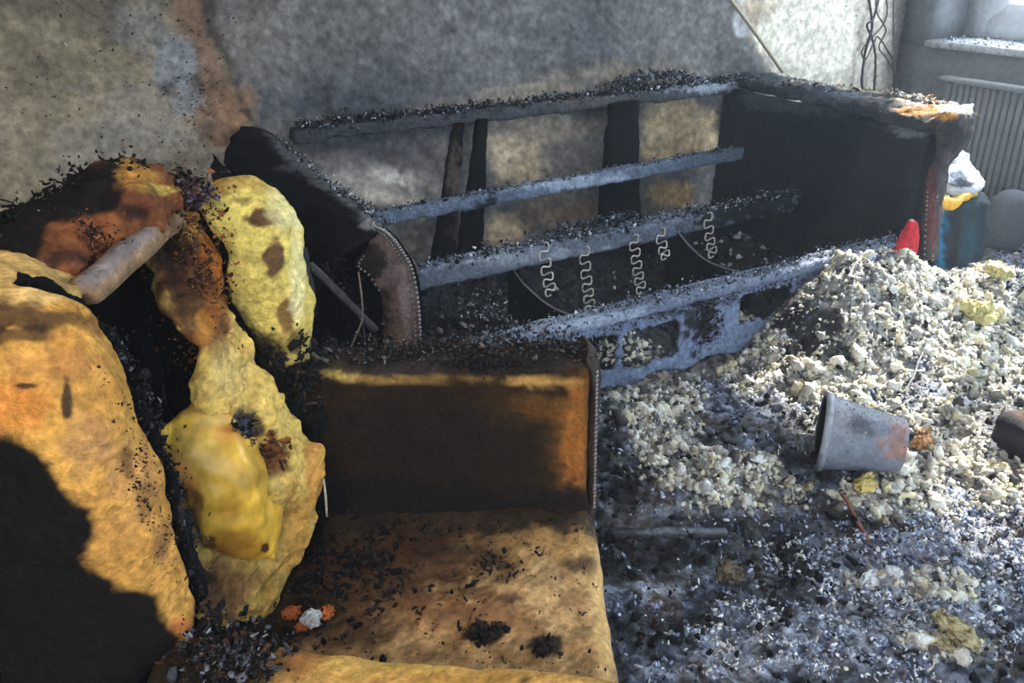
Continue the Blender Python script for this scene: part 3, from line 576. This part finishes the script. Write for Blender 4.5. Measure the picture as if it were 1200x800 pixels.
# near arm
na = bpy.data.objects.new('armrest', None); COL.objects.link(na); na.parent = ch; na.location = Vector(chair(-.1, .6, .1))-ch.location
V, Fc = rbox((-.42, .46, .05), (.16, .737, .624), .045, .011, cframe)
d_ = V@E1; V = V-np.outer((d_+.31)*.11, E2); V[:, 2] += np.where(V[:, 2] > .4, -.045*(d_-(-.3)), 0); V = rough_up(V, .006, 7, 9)
C = paint(V, (206, 156, 84), [([(40, 725), (230, 735), (290, 770), (330, 810), (400, 900), (0, 900)], (20, 18, 18), .97, 18), (270, 760, 50, 30, (34, 30, 30), .9, .6), (340, 770, 40, 22, (140, 84, 44), .7, .8), (470, 780, 90, 12, (222, 178, 92), .7, .8), (560, 800, 90, 14, (186, 136, 60), .6, .8), (330, 745, 40, 8, (120, 74, 50), .7, .7), (620, 797, 10, 5, (50, 34, 30), .9)], 14, 5.5, .45)
put('arm_body', V, Fc, M_FOAM, na, C)
crust('char_crust', np.array([onz(random.gauss(270, 32), random.gauss(765, 20), .64) for _ in range(260)]), RNG.uniform(.003, .012, 260), [(22, 22, 24), (60, 62, 68), (110, 112, 118), (70, 46, 30)], na, p=[.5, .25, .1, .15])
# backrest ---------------------------------------------------------------
bk = bpy.data.objects.new('backrest', None); COL.objects.link(bk); bk.parent = ch; bk.location = Vector(chair(-.5, 1.0, .3))-ch.location
T = lambda *a_: ont(*a_)
net = [[T(170, 262, 1.15), T(198, 248, 1.2), T(218, 248, 1.22), T(236, 262, 1.25)],
       [T(172, 320, 1.12), T(208, 322, 1.15), T(234, 325, 1.18), T(252, 332, 1.22)],
       [T(226, 410, 1.08), T(252, 408, 1.11), T(264, 408, 1.15), T(284, 412, 1.2)],
       [T(236, 470, 1.05), T(254, 478, 1.07), T(294, 478, 1.12), T(338, 490, 1.2)],
       [T(212, 560, 1.02), T(250, 558, 1.03), T(320, 550, 1.09), T(380, 548, 1.17)],
       [T(222, 640, .98), T(255, 642, 1.0), T(305, 640, 1.05), T(352, 640, 1.12)],
       [T(236, 728, .94), T(256, 730, .96), T(286, 732, .99), T(314, 728, 1.03)]]
pillow('inner_padding', net, 180, 80, .035, .006, 9, M_FOAM, bk, (220, 186, 98), [
    (215, 290, 60, 70, (96, 58, 30), .95, .7), (225, 350, 50, 60, (92, 56, 32), .9, .7), (250, 300, 16, 70, (176, 104, 40), .85, .7), (205, 285, 25, 40, DKB, .85, .8), (225, 340, 30, 30, (52, 36, 28), .6, .8), (245, 390, 26, 20, (110, 72, 44), .6, .8), (228, 262, 20, 16, (188, 140, 64), .7, .7), (238, 385, 10, 20, (190, 128, 54), .7, .7),
    (284, 508, 17, 32, (44, 40, 48), .97, .5), (318, 528, 18, 24, (112, 68, 38), .9, .6), (300, 500, 14, 14, (60, 40, 34), .8, .5),
    (262, 690, 34, 40, (150, 108, 72), .8, .9), (245, 700, 16, 30, (74, 56, 44), .7, .7), (285, 640, 10, 10, (90, 50, 50), .6), (372, 560, 14, 60, (196, 132, 60), .7, .8), (350, 640, 16, 50, (206, 150, 70), .6, .8), (270, 440, 26, 30, (206, 176, 110), .6, .8)], seed=51, rag=.02, ragf=20, edge=.1, mott=[((182, 138, 70), 11, .4), ((130, 92, 52), 30, .3)])
crust('char_flakes', np.array([T(random.gauss(285, 7), random.gauss(510, 15), 1.045) for _ in range(80)]), RNG.uniform(.004, .011, 80), [(30, 30, 36), (70, 74, 88), (20, 20, 22)], bk)
crust('char_flakes', np.array([T(random.gauss(316, 10), random.gauss(528, 13), 1.055) for _ in range(60)]), RNG.uniform(.003, .009, 60), [(110, 64, 34), (60, 38, 28)], bk)
crust('char_flakes', np.array([T(random.gauss(225, 24), random.gauss(330, 50), 1.135) for _ in range(420)]), RNG.uniform(.002, .008, 420), [(70, 42, 26), (120, 72, 38), (34, 26, 24)], bk)
net = [[T(190, 510, .99), T(212, 484, 1.04), T(248, 462, 1.10), T(290, 478, 1.14)],
       [T(200, 545, .97), T(236, 526, .985), T(278, 518, 1.03), T(316, 538, 1.11)],
       [T(218, 585, .96), T(256, 570, .965), T(298, 566, 1.0), T(328, 588, 1.08)],
       [T(232, 612, .96), T(262, 622, .965), T(298, 632, .98), T(326, 636, 1.04)],
       [T(244, 636, .975), T(264, 648, .985), T(294, 654, .99), T(322, 652, 1.01)]]
pillow('melted_flap', net, 90, 70, .012, .0022, 11, M_FLAP, bk, (216, 168, 58), [(245, 490, 26, 16, (226, 184, 110), .7, .9), (262, 507, 18, 10, (222, 138, 62), .8, .8), (208, 565, 20, 50, (190, 116, 48), .8, .9), (270, 640, 50, 14, (186, 124, 44), .6, .8), (230, 520, 30, 30, (226, 184, 96), .6, .9), (300, 560, 14, 20, (150, 116, 50), .5, .8), (270, 600, 14, 14, (180, 130, 50), .5, .9), (246, 635, 10, 8, (60, 34, 24), .8), (312, 642, 5, 5, (50, 26, 20), .9, .4), (230, 600, 8, 20, (120, 66, 36), .6)], seed=52, rag=.010, ragf=16)
net = [[T(212, 222, 1.25), T(244, 210, 1.28), T(286, 206, 1.32), T(318, 228, 1.34)],
       [T(246, 262, 1.26), T(274, 262, 1.25), T(312, 260, 1.27), T(344, 266, 1.32)],
       [T(276, 328, 1.26), T(298, 328, 1.25), T(328, 326, 1.26), T(354, 332, 1.31)],
       [T(300, 382, 1.27), T(318, 384, 1.26), T(340, 382, 1.26), T(359, 384, 1.3)],
       [T(316, 430, 1.28), T(328, 430, 1.27), T(346, 426, 1.27), T(364, 420, 1.3)]]
pillow('wing', net, 130, 80, .045, .006, 9, M_FOAM, bk, (216, 192, 100), [
    (305, 257, 22, 13, (92, 62, 44), .97, .5), (322, 298, 11, 26, (92, 62, 44), .95, .5), (335, 372, 10, 26, (110, 66, 40), .8, .6), (345, 400, 10, 20, (76, 46, 34), .8, .6), (230, 215, 40, 16, (150, 112, 60), .8, .7), (218, 230, 24, 14, (74, 50, 40), .8, .6), (280, 215, 30, 12, (176, 136, 64), .7, .8), (330, 240, 16, 30, (240, 226, 160), .6, .8), (348, 320, 9, 60, (238, 222, 160), .7, .8),
    ([(240, 260), (262, 300), (285, 370), (300, 385), (330, 400), (345, 450), (280, 480), (240, 380)], (26, 22, 20), .97, 8), (285, 235, 14, 8, (110, 76, 50), .6, .6)], seed=53, rag=.012, ragf=14, edge=.14, mott=[((176, 146, 70), 12, .35), ((140, 108, 56), 30, .25)])
V, Fs = tube([T(306, 212, 1.34), T(324, 228, 1.33), T(345, 262, 1.32), T(355, 325, 1.31), T(360, 385, 1.30), T(368, 415, 1.30), T(388, 424, 1.3)], .0035, 8, 80); V = rough_up(V, .003, 30, 2); put('piping', V, Fs, mat('grey_piping', (92, 84, 66), rough=.8), bk)
# charred crease and hollow core
net = [[T(216, 250, 1.36), T(262, 240, 1.38), T(330, 240, 1.40)], [T(225, 350, 1.34), T(290, 350, 1.36), T(360, 350, 1.38)], [T(240, 440, 1.32), T(305, 450, 1.33), T(372, 440, 1.35)], [T(290, 560, 1.28), T(340, 540, 1.28), T(385, 500, 1.30)]]
pillow('charred_core', net, 60, 40, .05, .02, 12, M_CHARD, bk, (20, 18, 18), [], seed=54, rag=.02)
for (u, v, du, dv, t, n) in ((262, 300, 8, 30, 1.27, 70), (285, 375, 12, 30, 1.26, 120), (322, 420, 20, 22, 1.25, 220), (345, 450, 12, 16, 1.25, 120), (212, 222, 12, 8, 1.21, 90)):
    crust('char_flakes', np.array([T(random.gauss(u, du), random.gauss(v, dv), t+random.uniform(-.01, .03)) for _ in range(n)]), RNG.uniform(.003, .015, n), [(20, 19, 20), (36, 32, 32), (64, 44, 30)], bk, p=[.6, .25, .15])
# outer shell
net = [[chair(-.66, .62, .02), chair(-.66, 1.0, .02), chair(-.64, 1.36, .02)], [chair(-.67, .62, .5), chair(-.68, 1.0, .5), chair(-.65, 1.37, .5)], [chair(-.68, .64, .98), chair(-.68, 1.0, 1.0), chair(-.64, 1.36, 1.0)]]
pillow('outer_shell', net, 60, 50, .03, .006, 8, M_SOOT, bk, BLK, [], seed=55, edge=.05)
net = [[chair(-.65, 1.36, .02), chair(-.36, 1.36, .02)], [chair(-.65, 1.37, .5), chair(-.36, 1.37, .5)], [chair(-.65, 1.37, .96), chair(-.42, 1.37, .96)]]
pillow('side_shell', [[a_, (a_+b_)/2, b_] for a_, b_ in net], 50, 24, .03, .006, 8, M_SOOT, bk, BLK, [], seed=56, edge=.08)
# near side of the back
net = [[T(-110, 340, .86), T(-40, 340, .82), T(15, 344, .80), T(58, 358, .81), T(88, 378, .86)],
       [T(-110, 400, .80), T(-30, 395, .77), T(30, 395, .76), T(80, 405, .78), T(112, 420, .84)],
       [T(-100, 480, .76), T(-20, 480, .735), T(50, 480, .73), T(112, 490, .75), T(152, 510, .80)],
       [T(-60, 600, .74), T(10, 600, .72), T(75, 600, .71), T(140, 600, .73), T(184, 605, .78)],
       [T(-10, 720, .72), T(50, 715, .71), T(105, 710, .70), T(165, 695, .72), T(212, 700, .76)],
       [T(30, 860, .68), T(80, 840, .68), T(135, 815, .69), T(185, 775, .71), T(226, 752, .74)]]
CHB = [(-300, 480), (-20, 497), (20, 512), (58, 545), (68, 572), (104, 598), (108, 630), (95, 648), (130, 680), (180, 700), (212, 748), (250, 900), (-300, 900)]
pillow('near_wing', net, 220, 150, .05, .005, 8, M_FOAM, bk, (204, 150, 70), [
    (150, 560, 30, 50, (202, 148, 86), .6, .9), (10, 470, 50, 30, (206, 128, 56), .8, .9), (60, 430, 60, 22, (176, 120, 64), .7, .9), (100, 520, 26, 40, (168, 124, 84), .5, .9),
    (30, 348, 60, 12, (216, 178, 110), .7, .8), (30, 372, 80, 16, (72, 50, 32), .9, .7), (20, 392, 40, 10, (56, 40, 30), .8, .6), (78, 465, 7, 22, (40, 32, 30), .9, .5), (30, 452, 16, 4, (50, 36, 30), .9, .5), (80, 400, 20, 16, (190, 130, 60), .6, .8), (110, 380, 14, 20, (120, 80, 40), .7, .7),
    (170, 580, 10, 30, (110, 76, 50), .6, .9), (190, 640, 10, 30, (130, 90, 60), .6, .9), (215, 735, 14, 12, (190, 110, 60), .7, .7), (150, 540, 8, 16, (90, 60, 44), .6, .8),
    (CHB, (9, 9, 9), .995, 7)], seed=57, rag=.01, ragf=12, edge=.08, mott=[((150, 98, 50), 9, .45), ((120, 78, 44), 24, .35)])
wsp = np.array([T(random.gauss(165+ (v-560)*.25, 16), v, .722) for v in np.random.default_rng(3).normal(585, 55, 150)]); crust('char_flakes', wsp, RNG.uniform(.0015, .0045, 150), [(60, 42, 34), (36, 28, 26)], bk)
V, Fs = tube([T(20, 324, .80), T(60, 340, .82), T(95, 362, .85), T(122, 400, .85), T(150, 450, .84), T(175, 505, .82), T(198, 570, .81), T(212, 630, .80), T(226, 700, .78)], .007, 8, 140); V = rough_up(V, .005, 40, 2); put('piping', V, Fs, M_CHARP, bk)
c_ = along([T(118, 390, .86), T(150, 440, .85), T(178, 500, .83), T(200, 570, .82), T(214, 630, .81), T(230, 705, .78)], 420, (.006, .006, .008)); crust('char_crust', c_, RNG.uniform(.003, .010, 420), [(24, 23, 24), (48, 48, 52), (90, 92, 96)], bk, p=[.6, .3, .1])
net = [[T(100, 378, .88), T(122, 385, .89)], [T(130, 440, .86), T(150, 440, .87)], [T(160, 510, .84), T(182, 515, .85)], [T(190, 600, .81), T(210, 600, .83)], [T(214, 700, .79), T(238, 705, .81)]]
pillow('charred_seam', [[a_, (a_+b_)/2, b_] for a_, b_ in net], 90, 14, .04, .008, 14, M_CHARD, bk, (16, 15, 15), [(205, 620, 12, 40, (60, 44, 34), .6)], seed=58)
# top of the back: crust, brown foam, rail
net = [[T(-110, 300, 1.04), T(0, 268, 1.05), T(62, 236, 1.10), T(112, 204, 1.14), T(146, 187, 1.17), T(182, 200, 1.21), T(212, 226, 1.25)],
       [T(-110, 320, .98), T(0, 292, .99), T(66, 262, 1.03), T(115, 232, 1.08), T(158, 212, 1.13), T(190, 222, 1.18), T(214, 238, 1.22)],
       [T(-110, 350, .90), T(0, 322, .91), T(66, 308, .95), T(112, 278, 1.03), T(155, 245, 1.08), T(188, 240, 1.13), T(212, 248, 1.18)],
       [T(-110, 380, .88), T(0, 350, .88), T(56, 350, .91), T(92, 342, .96), T(138, 290, 1.05), T(172, 268, 1.11), T(200, 262, 1.16)]]
pillow('top_padding', net, 80, 160, .04, .008, 9, M_FOAM, bk, (112, 66, 38), [
    ([(-200, 200), (0, 240), (60, 210), (140, 180), (150, 240), (130, 250), (96, 252), (60, 275), (40, 310), (50, 330), (0, 325), (-200, 380)], (13, 12, 12), .98, 7),
    (165, 208, 26, 14, (168, 118, 54), .9, .8), (145, 190, 10, 6, (176, 140, 60), .8), (190, 222, 26, 6, (200, 170, 80), .8, .7), (165, 232, 18, 12, (96, 56, 36), .8, .8), (155, 250, 16, 10, (26, 22, 22), .8, .6), (110, 262, 30, 10, (140, 84, 50), .7, .8), (85, 310, 24, 12, (44, 32, 30), .7, .8), (130, 280, 16, 12, (170, 100, 50), .7, .8), (90, 322, 20, 10, (150, 86, 56), .7, .8), (30, 345, 50, 10, (180, 140, 80), .8, .8)], seed=59, rag=.016, ragf=18, mott=[((60, 34, 22), 20, .6), ((164, 100, 56), 34, .35)])
c_ = along([T(-60, 290, 1.02), T(10, 270, 1.03), T(62, 245, 1.08), T(112, 214, 1.12), T(140, 202, 1.14)], 1100, (.02, .016, .008)); crust('char_crust', c_, RNG.uniform(.004, .012, 1100), [(15, 14, 15), (30, 30, 33), (70, 72, 78)], bk, p=[.68, .24, .08])
c_ = np.array([T(random.gauss(105, 20), random.gauss(290, 14), 1.0) for _ in range(170)]); crust('char_flakes', c_, RNG.uniform(.002, .007, 170), [(110, 62, 38), (80, 46, 30), (150, 94, 56), (36, 28, 26)], bk)
c_ = np.array([T(random.gauss(222, 16), random.gauss(226, 8), 1.2) for _ in range(160)]); crust('char_flakes', c_, RNG.uniform(.003, .010, 160), [(90, 60, 50), (60, 46, 50), (40, 30, 26), (110, 100, 110)], bk)
net = [[T(-40, 340, .80), T(10, 338, .80), T(50, 348, .82), T(85, 362, .84)], [T(-40, 325, .86), T(10, 322, .87), T(58, 330, .89), T(92, 346, .92)], [T(-40, 318, .93), T(10, 312, .93), T(60, 318, .94), T(90, 334, .96)]]
pillow('padding_lip', net, 30, 50, .03, .005, 12, M_FOAM, bk, (204, 164, 96), [(70, 336, 14, 8, (110, 90, 60), .6)], seed=60)
V, Fc = beam(T(97, 345, .90), T(208, 250, 1.17), .03, .035, r=.008, amp=.002, seed=3)
put('top_rail', V, Fc, M_ASH, bk, paint(V, (150, 118, 84), [([(80, 330), (100, 345), (195, 262), (190, 240), (170, 240)], (122, 116, 120), .8, 4), (200, 255, 12, 12, (90, 60, 50), .7)], 20, 1))
V, Fs = tube([T(376, 545, 1.16), T(381, 575, 1.15), T(383, 605, 1.15)], .002, 5, 10); put('loose_thread', V, Fs, mat('pale_thread', (190, 180, 160)), bk)
# ==================================================================== SMALL THINGS
# crumbs on the seat
def lump(name, c, size, col, label, cat, shape=(1, .8, .6), m=M_FLUFF, jit=.14, rough=.25, group=None):
    V, Fc = ICO4; o_ = random.uniform(0, 50)
    V = V*np.array(shape)+nvec(V, 1.3, o_)*jit*3.2+nvec(V, 3.5, o_)*jit*1.6+nvec(V, 8, o_)*jit*.7
    a_ = random.uniform(0, 6.3); V = V@np.array([[math.cos(a_), math.sin(a_), 0], [-math.sin(a_), math.cos(a_), 0], [0, 0, 1]])*size
    V = V+np.array(c)-np.array([0, 0, V[:, 2].min()+size*.12])
    return put(name, V, Fc, m, None, np.clip(srgb(col)*(1+.9*rough*2*nz(V, 60, o_)[:, None]), .003, 1), smooth=False, label=label, cat=cat, group=group)
lump('plaster_shard', onz(367, 732, .377), .016, (222, 226, 232), 'small white shard lying on the armchair seat beside the orange crumbs', 'shard', (1, .7, .9))
lump('foam_crumb', onz(384, 722, .377), .012, (214, 122, 60), 'orange crumb to the right of the white shard on the seat', 'crumb')
lump('foam_crumb', onz(343, 722, .377), .013, (190, 104, 56), 'larger rust-orange crumb left of the white shard on the seat', 'crumb')
lump('foam_crumb', onz(354, 738, .377), .009, (196, 112, 58), 'tiny orange crumb just below left of the white shard', 'crumb')
lump('ash_flake', T(52, 262, 1.02)+np.array([0, 0, .005]), .012, (205, 208, 214), 'white ash flake on the black crust along the armchair back', 'ash', (1.3, .6, .4))
def hz_(p, dz=0): q = np.array([p[0], p[1], 0.]); return np.array([p[0], p[1], hfull(q[None])[0]+dz])
lump('foam_chunk', hz_(onz(1012, 577, .05)), .034, (226, 206, 130), 'yellow foam chunk lying just in front of the toppled grey pot', 'foam', (1, .7, .7), jit=.1)
lump('ash_flake', hz_(onz(1020, 681, .04), .014), .030, (236, 238, 240), 'long white flake on blue-grey ash, lower right, nearer the viewer than the pot', 'ash', (1.3, .6, .25), jit=.1)
lump('ash_flake', hz_(onz(1044, 684, .04), .014), .017, (232, 234, 238), 'small round white flake touching the right end of the long white flake', 'ash', (1, .9, .3), jit=.1)
lump('foam_chunk', hz_(onz(1115, 752, .03), .008), .036, (206, 192, 150), 'flat cream foam chunk at the lower right on blue ash', 'foam', (1.5, .8, .4), jit=.15)
lump('foam_chunk', hz_(onz(1100, 762, .03)), .022, (196, 182, 146), 'small cream foam chunk at the lower left of the flat cream one', 'foam', (1.2, .8, .5), jit=.15)
lump('foam_chunk', hz_(onz(855, 690, .03)), .026, (112, 98, 84), 'brown lump of foam in the ash right of the armchair seat', 'foam', (1, .8, .7), jit=.2)
lump('foam_chunk', hz_(onz(1140, 375, .15)), .045, (226, 218, 150), 'pale yellow foam chunk at the right of the heap behind the pot', 'foam', (1.3, .8, .7), jit=.15)
lump('foam_chunk', hz_(onz(1165, 345, .12)), .04, (222, 214, 158), 'light yellow foam chunk farthest back on the right of the heap', 'foam', (1.3, .8, .6), jit=.15)
lump('foam_chunk', hz_(onz(1080, 520, .06)), .03, (196, 150, 110), 'rusty tan foam chunk right behind the base of the pot', 'foam', (.9, .6, .8), jit=.15)
# dark strip of wood by the chair
def stick(name, a_, b_, wd, ht, base, label, cat='stick', seed=1, blobs=()):
    V, Fc = beam(a_, b_, wd, ht, r=.003, step=.012, amp=.004, f=16, seed=seed); return put(name, V, Fc, M_ASH, None, paint(V, base, list(blobs), 20, seed), label=label, cat=cat)
stick('charred_plank', hz_(onz(702, 618, .05), .02), hz_(onz(852, 630, .05), .02), .03, .016, (52, 54, 60), 'long charred plank lying in the ash beside the armchair arm', 'plank', blobs=[(800, 622, 60, 4, (120, 124, 132), .7)])
stick('charred_stick', hz_(onz(985, 590, .05), .02), hz_(onz(1018, 635, .05), .015), .008, .008, (140, 84, 66), 'thin reddish brown stick below the pot', seed=2)
stick('charred_stick', hz_(onz(1068, 430, .2), .02), hz_(onz(1085, 395, .2), .03), .006, .006, (130, 130, 134), 'thin grey twig on the slope of the heap above the pot', seed=3)
for i, (u, v, r) in enumerate(((1098, 625, 26), (950, 440, 22))):
    c = hz_(onz(u, v, .1), .012); pts = [c+np.array([math.cos(a_)*r*.0018, math.sin(a_)*r*.0018, .006*math.sin(3*a_)]) for a_ in np.linspace(0, 4.6, 14)]
    V, Fs = tube(pts, .002, 6, 60); put('loose_wire', V, Fs, M_CHARP if i else mat('pale_wire', (130, 110, 96)), None, label=['curled thin wire loop on the ash at the right, nearer than the pot', 'short dark wire curl on the slope left of the pot'][i], cat='wire')
# plant pot on its side
pot = thing('plant_pot', (1.58, 1.2, 0), 'grey plastic plant pot lying on its side in the debris, open end to the left', 'pot')
pa = onz(962, 505, .15); pb = onz(1056, 522, .14)
ax = pb-pa; ax[2] -= .0; Lp = np.linalg.norm(ax)*1.0; ax /= np.linalg.norm(ax)
bx_ = np.cross(ax, [0, 0, 1]); bx_ /= np.linalg.norm(bx_); cx_ = np.cross(bx_, ax)
def lathe(prof, seg=56):
    V = []; Fs = []
    for (a_, r) in prof:
        for k in range(seg):
            t = 2*math.pi*k/seg; V.append(pa+ax*a_+r*(math.cos(t)*bx_+math.sin(t)*cx_))
    m_ = len(prof)
    for i in range(m_-1):
        for k in range(seg): Fs.append([i*seg+k, i*seg+(k+1) % seg, (i+1)*seg+(k+1) % seg, (i+1)*seg+k])
    return np.array(V), Fs
R0, R1 = .101, .070
pr = [(0.0, R0-.004)]+[(Lp*k, R0+(R1-R0)*k) for k in np.linspace(0, 1, 24)]+[(Lp+.004, R1-.006), (Lp+.004, .0005)]
po = [(Lp-.004, .0005), (Lp-.004, R1-.006)]+[(Lp*k, R0-.005+(R1-R0)*k) for k in np.linspace(.98, 0, 24)]+[(0, R0-.004)]
V, Fs = lathe(pr+[]); n = len(V)
M_POT = mat('pot_grey', rough=.5, bump=.35, scale=60, var=.25)
potb = [(1050, 520, 14, 26, (166, 118, 98), .8, .7), (1000, 480, 60, 14, (96, 98, 102), .6, .7), (1010, 500, 12, 10, (70, 70, 74), .6, .5), (985, 490, 10, 20, (176, 178, 182), .4)]
put('pot_side', V, Fs, M_POT, pot, paint(V, (122, 127, 138), potb, 22, 1, .9))
V, Fs = lathe(po); put('lining', V, Fs, M_SOOT, pot)
V, Fs = lathe([(-.004, R0-.006), (-.004, R0+.004), (.014, R0+.004), (.014, R0-.003)]); put('rim', V, Fs, M_POT, pot, paint(V, (150, 153, 160), [(952, 520, 8, 60, (70, 70, 74), .7)], 20, 2))
c_ = np.array([pa+ax*random.uniform(.01, Lp)+(R0-.02)*(math.cos(t)*bx_+math.sin(t)*cx_)*1.05 for t in RNG.normal(1.57, .6, 90)]); 
crust('ash_specks', np.array([pa+ax*a_*Lp+(R0+(R1-R0)*a_+.001)*(math.cos(t)*bx_+math.sin(t)*cx_) for a_, t in zip(RNG.uniform(.1, 1, 160), RNG.normal(1.3, .6, 160))]), RNG.uniform(.001, .004, 160), [(220, 218, 214), (60, 60, 64), (150, 150, 150)], pot)
# dark block at the right edge
V, Fc = rbox((2.05, .98, .02), (2.3, 1.12, .15), .03, .015); V = rough_up(V, .014, 8, 5)
put('charred_block', V, Fc, M_CHARD, None, paint(V, (40, 38, 40), [(1195, 470, 20, 16, (90, 66, 44), .6)], 16, 3), label='dark brown charred block at the right edge, right of the pot', cat='block')
# leaning rod and wall cables
V, Fs = tube([ony(846, -14, 3.12), ony(884, 37, 3.13), ony(917, 84, 3.14)], .009, 10, 20); put('leaning_rod', V, Fs, mat('pale_rod', (176, 160, 134), rough=.6), None, label='thin pale rod leaning against the wall above the right end of the sofa', cat='rod')
cabs = [([(1016, -12), (1022, 30), (1014, 60), (1010, 95), (1012, 112)], .007, 'thick dark cable hanging on the pale wall, leftmost of the bundle', (62, 54, 48)),
        ([(1032, -12), (1024, 20), (1016, 30), (1022, 45), (1026, 70), (1024, 112)], .006, 'dark cable with a kink, second from the left in the bundle', (70, 62, 56)),
        ([(1026, -12), (1028, 15), (1038, 35), (1030, 55), (1040, 70), (1056, 100), (1060, 118)], .004, 'crossing brown wire running down to the right in the cable bundle', (92, 80, 70)),
        ([(1048, -12), (1047, 30), (1049, 70), (1050, 115)], .005, 'straight brown cable, rightmost of the bundle by the corner', (110, 92, 78)),
        ([(1036, -12), (1040, 10), (1034, 30), (1018, 48), (1010, 60), (1014, 70), (1024, 50), (1030, 44), (1046, 68)], .004, 'looped thin wire tangled across the cable bundle', (80, 70, 64)),
        ([(1070, 60), (1068, 78), (1064, 95), (1066, 112)], .006, 'short frayed grey wire beside the corner, right of the cable bundle', (130, 128, 124))]
for pts, r, lab, col in cabs:
    V, Fs = tube([ony(u, v, 3.165) for u, v in pts], r, 8, 60); V = rough_up(V, .002, 40, 2); put('wall_cable', V, Fs, mat('cable', col, rough=.8), None, label=lab, cat='cable')
# radiator
rad = thing('radiator', (3.95, 2.0, .1), 'grey panel radiator with vertical ribs under the window', 'radiator')
M_RAD = mat('radiator_grey', (120, 122, 124), rough=.55, bump=.15, scale=20, var=.25)
slab('rear_panel', (3.96, 1.2, .12), (3.985, 2.82, .645), M_RAD, rad)
V, Fc = rbox((3.915, 1.19, .64), (3.99, 2.83, .668), .006, .1); put('top_grille', V, Fc, mat('radiator_top', (150, 152, 154), rough=.5), rad, label='paler top grille')
V, Fc = rbox((-.017, -.0125, 0), (.017, .0125, .52), .008, .26); fm = mesh('rib', V, Fc); fm.materials.append(M_RAD)
for k in range(46):
    o = bpy.data.objects.new('rib', fm); COL.objects.link(o); o.parent = rad; o.location = Vector((3.943, 1.225+k*.0345, .12))-rad.location
V, Fs = tube([(3.95, 2.5, .12), (3.95, 2.5, .0)], .012, 10); put('pipe', V, Fs, M_RAD, rad)
# things behind the right arm
bag = thing('plastic_bag', (3.05, 2.1, .37), 'crumpled white bag with a yellow rolled rim behind the right sofa arm', 'bag')
net = [[ony(1094, 218, 2.02), ony(1108, 225, 1.98), ony(1130, 230, 1.99), ony(1146, 222, 2.06)], [ony(1098, 202, 2.06), ony(1112, 206, 2.02), ony(1132, 210, 2.02), ony(1143, 212, 2.08)], [ony(1112, 190, 2.1), ony(1116, 188, 2.07), ony(1126, 192, 2.08), ony(1132, 200, 2.12)], [ony(1117, 181, 2.12), ony(1119, 180, 2.11), ony(1122, 182, 2.11), ony(1124, 186, 2.13)]]
pillow('body', net, 40, 50, .06, .010, 16, M_FLUFF, bag, (205, 210, 216), [(1130, 215, 14, 4, (60, 66, 76), .9, .5), (1108, 208, 14, 3, (90, 96, 104), .7), (1126, 198, 4, 6, (130, 136, 142), .7)], seed=71)
V, Fs = tube([ony(1092, 240, 2.0), ony(1102, 236, 1.97), ony(1116, 238, 1.96), ony(1128, 230, 1.97), ony(1144, 226, 2.02)], .02, 12, 50, rads=[.014, .024, .026, .018, .014]); V = rough_up(V, .008, 18, 3); put('rim', V, Fs, mat('yellow_plastic', (232, 176, 44), rough=.45, bump=.1), bag, label='yellow rolled rim')
V, Fc = rbox((2.95, 2.0, 0), (3.28, 2.3, .365), .05, .02); V = rough_up(V, .02, 6, 6)
put('teal_sack', V, Fc, M_FLUFF, None, paint(V, (26, 44, 52), [(1103, 285, 6, 50, (40, 130, 176), .95, .6), (1110, 285, 5, 50, (30, 100, 130), .6, .6), (1120, 285, 14, 40, (34, 34, 42), .9, .6), (1135, 300, 10, 50, (30, 70, 82), .7)], 14, 3), label='dark teal sack standing on the floor beneath the white and yellow bag', cat='sack')
net = [[(2.60, 1.86, .27), (2.63, 1.85, .26), (2.68, 1.87, .27)], [(2.625, 1.87, .32), (2.645, 1.855, .32), (2.675, 1.88, .32)], [(2.655, 1.88, .375), (2.665, 1.875, .38), (2.672, 1.885, .375)]]
net = [[ony(1042, 298, 1.86), ony(1058, 306, 1.84), ony(1074, 302, 1.86)], [ony(1052, 280, 1.87), ony(1064, 280, 1.855), ony(1077, 280, 1.87)], [ony(1064, 258, 1.88), ony(1069, 256, 1.87), ony(1075, 260, 1.88)]]
pillow('red_cloth', net, 40, 30, .010, .003, 18, M_FLUFF, None, (190, 44, 52), [(1069, 256, 6, 6, (200, 180, 176), .7)], seed=72, rag=.003, label='pointed scrap of red cloth at the foot of the right sofa arm', cat='cloth')
c = ony(1182, 283, 2.08); V = []; Fs = []
for (rr, dy) in ((.0, .0), (.08, .0), (.10, .006), (.125, .03), (.13, .055), (.12, .07), (0.0, .075)):
    for k in range(40):
        t = 2*math.pi*k/40; V.append((c[0]+.75*rr*math.cos(t)+.5*dy, c[1]+dy-.5*rr*math.cos(t), max(c[2]+.05+rr*1.15*math.sin(t), .0)))
for i in range(6):
    for k in range(40): Fs.append([i*40+k, i*40+(k+1) % 40, (i+1)*40+(k+1) % 40, (i+1)*40+k])
V = rough_up(np.array(V), .003, 14, 2); V[:, 2] += .02
put('round_basin', V, Fs, mat('basin_grey', (72, 74, 78), rough=.7), None, label='round dark grey basin leaning on its edge in front of the radiator', cat='basin')
